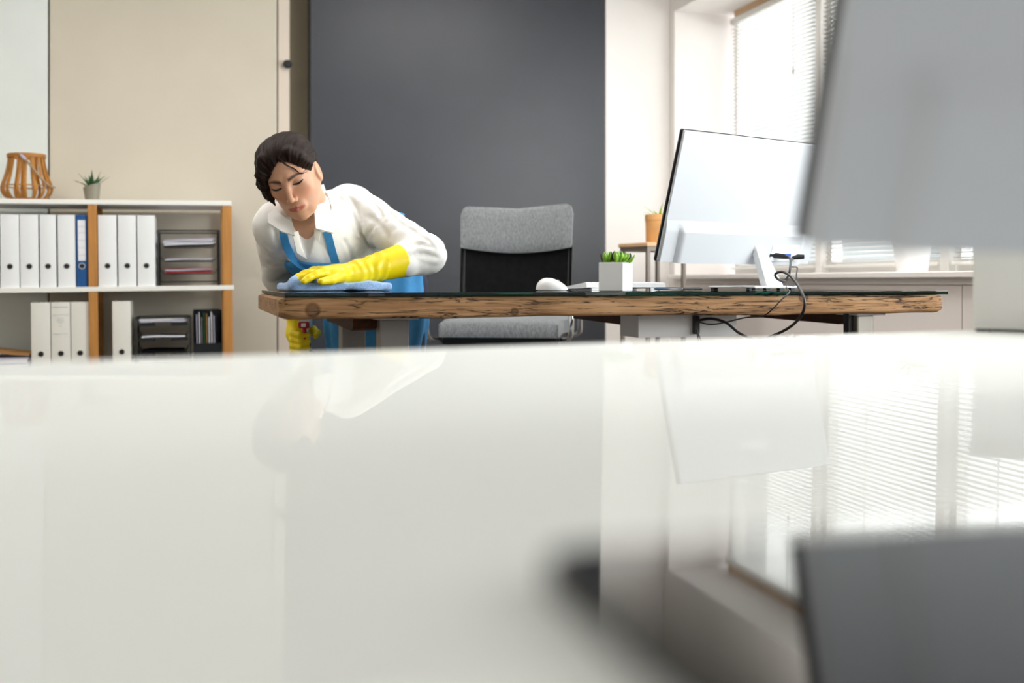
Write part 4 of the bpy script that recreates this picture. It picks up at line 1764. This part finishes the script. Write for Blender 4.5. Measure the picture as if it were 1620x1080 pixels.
ZS = [.022, .402, .786, 1.172]                          # upper faces of the boards
SD = .335
shelf = sthing('shelf_unit', 'low open shelf unit with white boards and oak posts', 'shelf', 0, 0, 0)
UL, UR = su(-260), su(371)
for i, z in enumerate(ZS):
    obj('shelf_board', MB().box(UL, UR + (.006 if i == 2 else 0), -.003, SD, z - .022, z, .002), 'shelf_white', shelf)
for (a, b) in ((su(356), su(371)), (su(143.5), su(157.5)), (UL, UL + .044)):
    for k in range(3):
        for (v0, v1) in ((0, .022), (SD - .024, SD - .002)):
            obj('post', MB().box(a, b, v0, v1, ZS[k], ZS[k + 1] - .022, .001), 'oak', shelf)

BH = .318


def binder(x0, x1, lz, label, body='binder_white', h=BH, dep=.27, group='lever arch binders on the shelves', blue=False, lines=False, back=.0):
    a, b = su(x0), su(x1)
    w = b - a
    t = sthing('ring_binder', label, 'binder', a, .012 + back, lz + .0004, group)
    m = MB()
    n = 8
    prof = []
    for k in range(n + 1):                              # slightly rounded spine
        q = k / n
        prof.append((w * q, .004 * (2 * q - 1) ** 2))
    poly = prof + [(w, dep), (w - .003, dep), (w - .003, .012), (.003, .012), (.003, dep), (0, dep)]
    m.prism(poly, 0, h)
    obj('cover', m, body, t)
    obj('paper_block', MB().box(.004, w - .004, .03, dep - .03, .004, h - .012), 'paper', t)
    hz = .092
    ring = MB()
    ring.lathe([(.0112, -.0006), (.0135 if blue else .0122, -.0006), (.0135 if blue else .0122, .0012), (.0112, .0012), (.0112, -.0006)], 18, close=False)
    ro = obj('finger_ring', ring, 'chrome' if blue else 'leg_grey', t, True)
    ro.location = (w / 2, -.0002, hz)
    ro.rotation_euler = (math.radians(90), 0, 0)
    ho = obj('finger_hole', MB().lathe([(0, 0), (.0115, 0), (.0115, .0006), (0, .0006)], 18, close=False), 'black_plastic', t)
    ho.location = (w / 2, -.0004, hz)
    ho.rotation_euler = (math.radians(90), 0, 0)
    if blue:
        lb = obj('spine_label', MB().box(.008, w - .008, -.0016, .003, .115, .295), 'paper', t)
        lm = MB()
        for z in (.265, .238, .205, .172, .14):
            lm.box(.010, w - .010, -.0021, -.0014, z, z + .0016)
        o = obj('print', lm, 'print_grey', lb)
        o['kind'] = 'stuff'
    if lines:
        lm = MB()
        for z, q in ((.296, .1), (.262, .1), (.238, .3), (.231, .32), (.224, .38), (.212, .4), (.246, .34), (.178, .12)):
            lm.box(w * q, w * (1 - q), -.0012, .004, z, z + .0012)
        o = obj('print', lm, 'print_grey', t)
        o['kind'] = 'stuff'
    return t


Z2, Z1_ = ZS[2], ZS[1]
binder(-27.5, 2, Z2, 'white binder at the far left edge of the upper row, cut by the photo')
binder(4, 33.5, Z2, 'white binder, first whole one from the left in the upper row')
binder(35, 64, Z2, 'white binder, second whole one from the left in the upper row')
binder(66.5, 92, Z2, 'narrow white binder, third whole one from the left in the upper row')
binder(95, 122.5, Z2, 'white binder left of the blue binder')
binder(124, 142, Z2, 'blue binder with white spine label beside the oak post', 'binder_blue', blue=True)
binder(159, 188, Z2, 'white binder right of the middle oak post in the upper row')
binder(190.5, 219, Z2, 'white binder, second right of the oak post in the upper row')
binder(221, 249, Z2, 'white binder left of the black wire letter trays')
binder(51, 81.5, Z1_, 'cream white binder, leftmost of three in the lower row', 'binder_cream')
binder(83, 113, Z1_, 'cream white binder with printed spine, middle of three in the lower row', 'binder_cream', lines=True)
binder(114.5, 142.5, Z1_, 'cream white binder left of the oak post in the lower row', 'binder_cream')
binder(180, 209, Z1_, 'cream white binder standing alone left of the black letter trays', 'binder_cream')


def wire(pts, r=.003):
    return MB().tube(pts, r, 6)


def letter_trays(x0, x1, lz, label, levels, H, closed=False):
    a, b = su(x0), su(x1)
    w, dep = b - a, .27
    t = sthing('letter_tray', label, 'tray', a, .02, lz + .0004, 'letter trays on the shelves')
    for xx in (.004, w - .004):
        p = [(xx, .004, 0), (xx, .004, H), (xx, dep, H), (xx, dep, 0)]
        obj('side_frame', wire(p, .0042), 'black_plastic', t)
        obj('side_rail', wire([(xx, .004, .012), (xx, dep, .012)], .003), 'black_plastic', t)
    obj('cross_wire', wire([(.004, .004, H), (w - .004, .004, H)], .003), 'black_plastic', t)
    obj('cross_wire', wire([(.004, .004, .018), (w - .004, .004, .018)], .003), 'black_plastic', t)
    obj('cross_wire', wire([(.004, dep, H), (w - .004, dep, H)], .003), 'black_plastic', t)
    for (z, kind) in levels:
        def tr(s, q, z=z):
            x = .012 + s * (w - .024)
            e = max(0, (abs(2 * s - 1) - .88) / .12)
            return (x, .006 + q * (dep - .012), z + .022 * e ** 1.4)
        obj('tray', MB().grid(tr, 26, 2, thick=lambda s, q: (0, 0, .0025)), 'black_plastic' if closed else 'dark_metal', t, True, 40)
        if closed:
            obj('front_tab', MB().box(w * .06, w * .36, .002, .0055, z - .012, z + .002).box(w * .64, w * .94, .002, .0055, z - .012, z + .002), 'dark_metal', t)
    M0 = t.matrix_world.copy()
    for (z, kind) in levels:
        for (lab, col, th, tilt_, x0_, x1_) in kind:
            s_ = thing('paper_stack', lab, 'papers', M=SM @ Matrix.Translation((a + w * x0_, .026, lz + z + .0035 + .0004)))
            WW = w * (x1_ - x0_)

            def sheet(q, r_, WW=WW, tilt_=tilt_, th=th):
                return (q * WW, r_ * .235, tilt_ * q + .002 * math.sin(q * 5))
            n = max(1, int(th / .0035))
            for k in range(n):
                def sh2(q, r_, k=k):
                    return ((.02 * math.sin(k * 2.1) + q * (.96 + .03 * math.sin(k * 1.3))) * WW, r_ * .235 + .004 * math.sin(k * 3.3),
                            k * th / n + tilt_ * q + .0015 * math.sin(q * 5 + k))
                obj('sheet', MB().grid(sh2, 8, 1, thick=lambda s, q: (0, 0, th / n * .8)), col[k % len(col)], s_)
    return t


letter_trays(252, 352, Z2, 'black wire letter trays with papers on the upper shelf', [
    (.178, [('pile of papers and a lilac folder in the top wire tray', ('paper', 'paper', 'paper_lilac', 'paper', 'paper_lilac'), .028, .010, .10, .93)]),
    (.112, [('few loose white sheets in the middle wire tray', ('paper', 'paper_lilac'), .007, .004, .12, .90)]),
    (.052, [('dark red folder with papers in the lowest wire tray', ('paper_red', 'paper_red', 'paper_red', 'paper_lilac', 'paper'), .024, .004, .12, .90)])], .250)
letter_trays(215, 305, Z1_, 'black plastic letter trays full of papers on the lower shelf', [
    (.216, [('clear sleeves of paper in the top black tray', ('paper', 'paper_lilac', 'paper'), .014, .003, .08, .92)]),
    (.148, [('thin pile of papers in the second black tray', ('paper', 'paper'), .006, .002, .12, .92)]),
    (.082, [('thin dark pile in the third black tray', ('mesh_black',), .006, .002, .12, .9)]),
    (.030, [('white papers in the lowest black tray', ('paper', 'paper'), .010, .0, .06, .94)])], .240, True)

# magazine holder
a, b = su(308), su(354)
w = b - a
mh = sthing('magazine_holder', 'dark magazine holder with upright folders at the right end of the lower shelf', 'holder', a, .02, Z1_ + .0004)
HH = .27
obj('holder_body', MB().box(0, .003, 0, .24, 0, HH).box(w - .003, w, 0, .24, 0, HH).box(.003, w - .003, 0, .003, 0, .12).box(.003, w - .003, .237, .24, 0, HH)
    .box(.003, w - .003, .003, .237, 0, .003), 'dark_metal', mh)
FL = ['lilac folder leftmost in the dark magazine holder', 'white folder second from the left in the magazine holder',
      'grey folder third from the left in the magazine holder', 'dark green folder in the magazine holder', 'brown kraft folder in the magazine holder',
      'white folder just right of the brown kraft folder', 'white folder third from the right in the magazine holder',
      'lilac folder second from the right in the magazine holder', 'dark folder rightmost in the magazine holder']
cols = ['paper_lilac', 'paper', 'fabric_grey', 'leaf_dark', 'kraft', 'paper', 'paper', 'paper_lilac', 'dark_metal']
for k, c in enumerate(cols):
    x = .012 + k * (w - .03) / len(cols)
    o = sthing('document_folder', FL[k], 'folder', a + x, .030, Z1_ + .004, 'folders in the magazine holder')
    ln = .012
    obj('folder_cover', MB().add([(ln * -1 * 0 + d0, y, z) if z < .1 else (d0 - ln + .010, y, z) for z in (.0, .245 + .012 * math.sin(k * 2.3)) for y in (0, .20) for d0 in (.004, .0075)],
                                 [(0, 2, 3, 1), (4, 5, 7, 6), (0, 1, 5, 4), (2, 6, 7, 3), (0, 4, 6, 2), (1, 3, 7, 5)]), c, o)

# brown envelope on papers, lower left
a, b = su(-60), su(50)
pl = sthing('paper_stack', 'low pile of white papers under the brown envelope', 'papers', a, .02, Z1_ + .0006)
for k in range(9):
    obj('sheet', MB().box(.004 * math.sin(k * 2), b - a - .012 + .004 * math.sin(k * 1.7), .002 * math.cos(k), .24, k * .009, k * .009 + .008), ('paper', 'paper_lilac')[k % 3 == 2], pl)
en = sthing('envelope', 'brown kraft envelope lying on papers in the lower left shelf', 'envelope', a, .015, Z1_ + .0006 + .082)
obj('envelope_body', MB().grid(lambda s, q: (s * (b - a - .006), q * .24, .034 - .030 * s + .002 * math.sin(s * 6)), 10, 4, thick=lambda s, q: (0, 0, .008)), 'kraft', en)
obj('envelope_flap', MB().grid(lambda s, q: (s * (b - a - .006), q * .07 + .01, .0425 - .030 * s + .002 * math.sin(s * 6)), 10, 2, thick=lambda s, q: (0, 0, .0015)), 'kraft', en)

# rattan lantern
lt = sthing('rattan_lantern', 'round rattan slat lantern with rope handle on the shelf', 'lantern', su(33.5) + .02, .12, ZS[3] + .0004)
KL_ = 4.80 / F_PX
prof = [(.060, .004), (.083, .010), (.101, .030), (.107, .055), (.100, .082), (.088, .118), (.079, .158), (.074, .195)]
pr_s = spline([(r, 0, z) for (r, z) in prof], 3)
NS = 17
SLM = []
for k in range(3):
    m = MB()
    ww = .0060 + .0010 * k
    vs, fs = [], []
    for p in pr_s:
        vs += [(p.x, -ww, p.z), (p.x + .002, 0, p.z), (p.x, ww, p.z), (p.x - .004, ww, p.z), (p.x - .004, -ww, p.z)]
    for i in range(len(pr_s) - 1):
        for j in range(5):
            fs.append((i * 5 + j, i * 5 + (j + 1) % 5, (i + 1) * 5 + (j + 1) % 5, (i + 1) * 5 + j))
    fs += [(0, 1, 2, 3, 4), tuple((len(pr_s) - 1) * 5 + j for j in (4, 3, 2, 1, 0))]
    m.add(vs, fs)
    me = m.mesh('slat')
    me.materials.append(MATS['rattan'])
    SLM.append(me)
for k in range(NS):
    o = bpy.data.objects.new('slat', SLM[k % 3])
    COL.objects.link(o)
    o.parent = lt
    o.rotation_euler = (0, 0, 2 * math.pi * k / NS + .06 * math.sin(k * 2.7))


def ring(r, z, rr, m, nm, flat=1.0):
    P = [(r * math.cos(2 * math.pi * k / 36), r * math.sin(2 * math.pi * k / 36), z) for k in range(37)]
    return obj(nm, MB().tube(P, rr, 8, False), m, lt, True)


obj('rim', MB().lathe([(.074, .190), (.081, .190), (.081, .206), (.074, .206), (.074, .190)], 36, close=False), 'rattan', lt, True)
ring(.1035, .064, .0028, 'rattan', 'hoop')
obj('base_disc', MB().lathe([(0, 0), (.066, 0), (.070, .006), (.066, .010), (0, .010)], 32, close=False), 'rattan', lt, True)
hp = spline([(-.018, -.088, .200), (0.005, -.094, .178), (.035, -.100, .140), (.066, -.098, .100), (.094, -.078, .068), (.108, -.03, .060), (.112, .01, .062)], 6)
obj('rope_handle', MB().tube(hp, .0052, 8), 'rope', lt, True)
obj('rope_handle', MB().tube([hp[2] + Vector((0, 0, 0)), hp[4], hp[7]], .0066, 8), 'paper_lilac', lt, True)

# aloe in taupe pot with slanted rim
al = sthing('potted_aloe', 'small aloe in a taupe pot with slanted rim on the shelf', 'plant', su(142) + .012, .13, ZS[3] + .0004)
m = MB()
n = 24
for (r, z0) in ((.029, 0), (.0385, .074), (.0355, .074), (.033, .055)):
    for k in range(n):
        a_ = 2 * math.pi * k / n
        sl_ = .012 * math.cos(a_) if z0 > 0 else 0
        m.v.append((r * math.cos(a_), r * math.sin(a_), z0 + sl_))
m.f += [(i * n + k, i * n + (k + 1) % n, (i + 1) * n + (k + 1) % n, (i + 1) * n + k) for i in range(3) for k in range(n)]
m.f += [tuple(range(n))[::-1], tuple(3 * n + k for k in range(n))]
obj('pot', m, 'pot_taupe', al, True, 50)
plant(al, .060, [blade(.078, .0105, .3, 'leaf_dark'), blade(.066, .0110, .6, 'leaf_dark')], 13, .010, 4, 50, .95, 1.25)
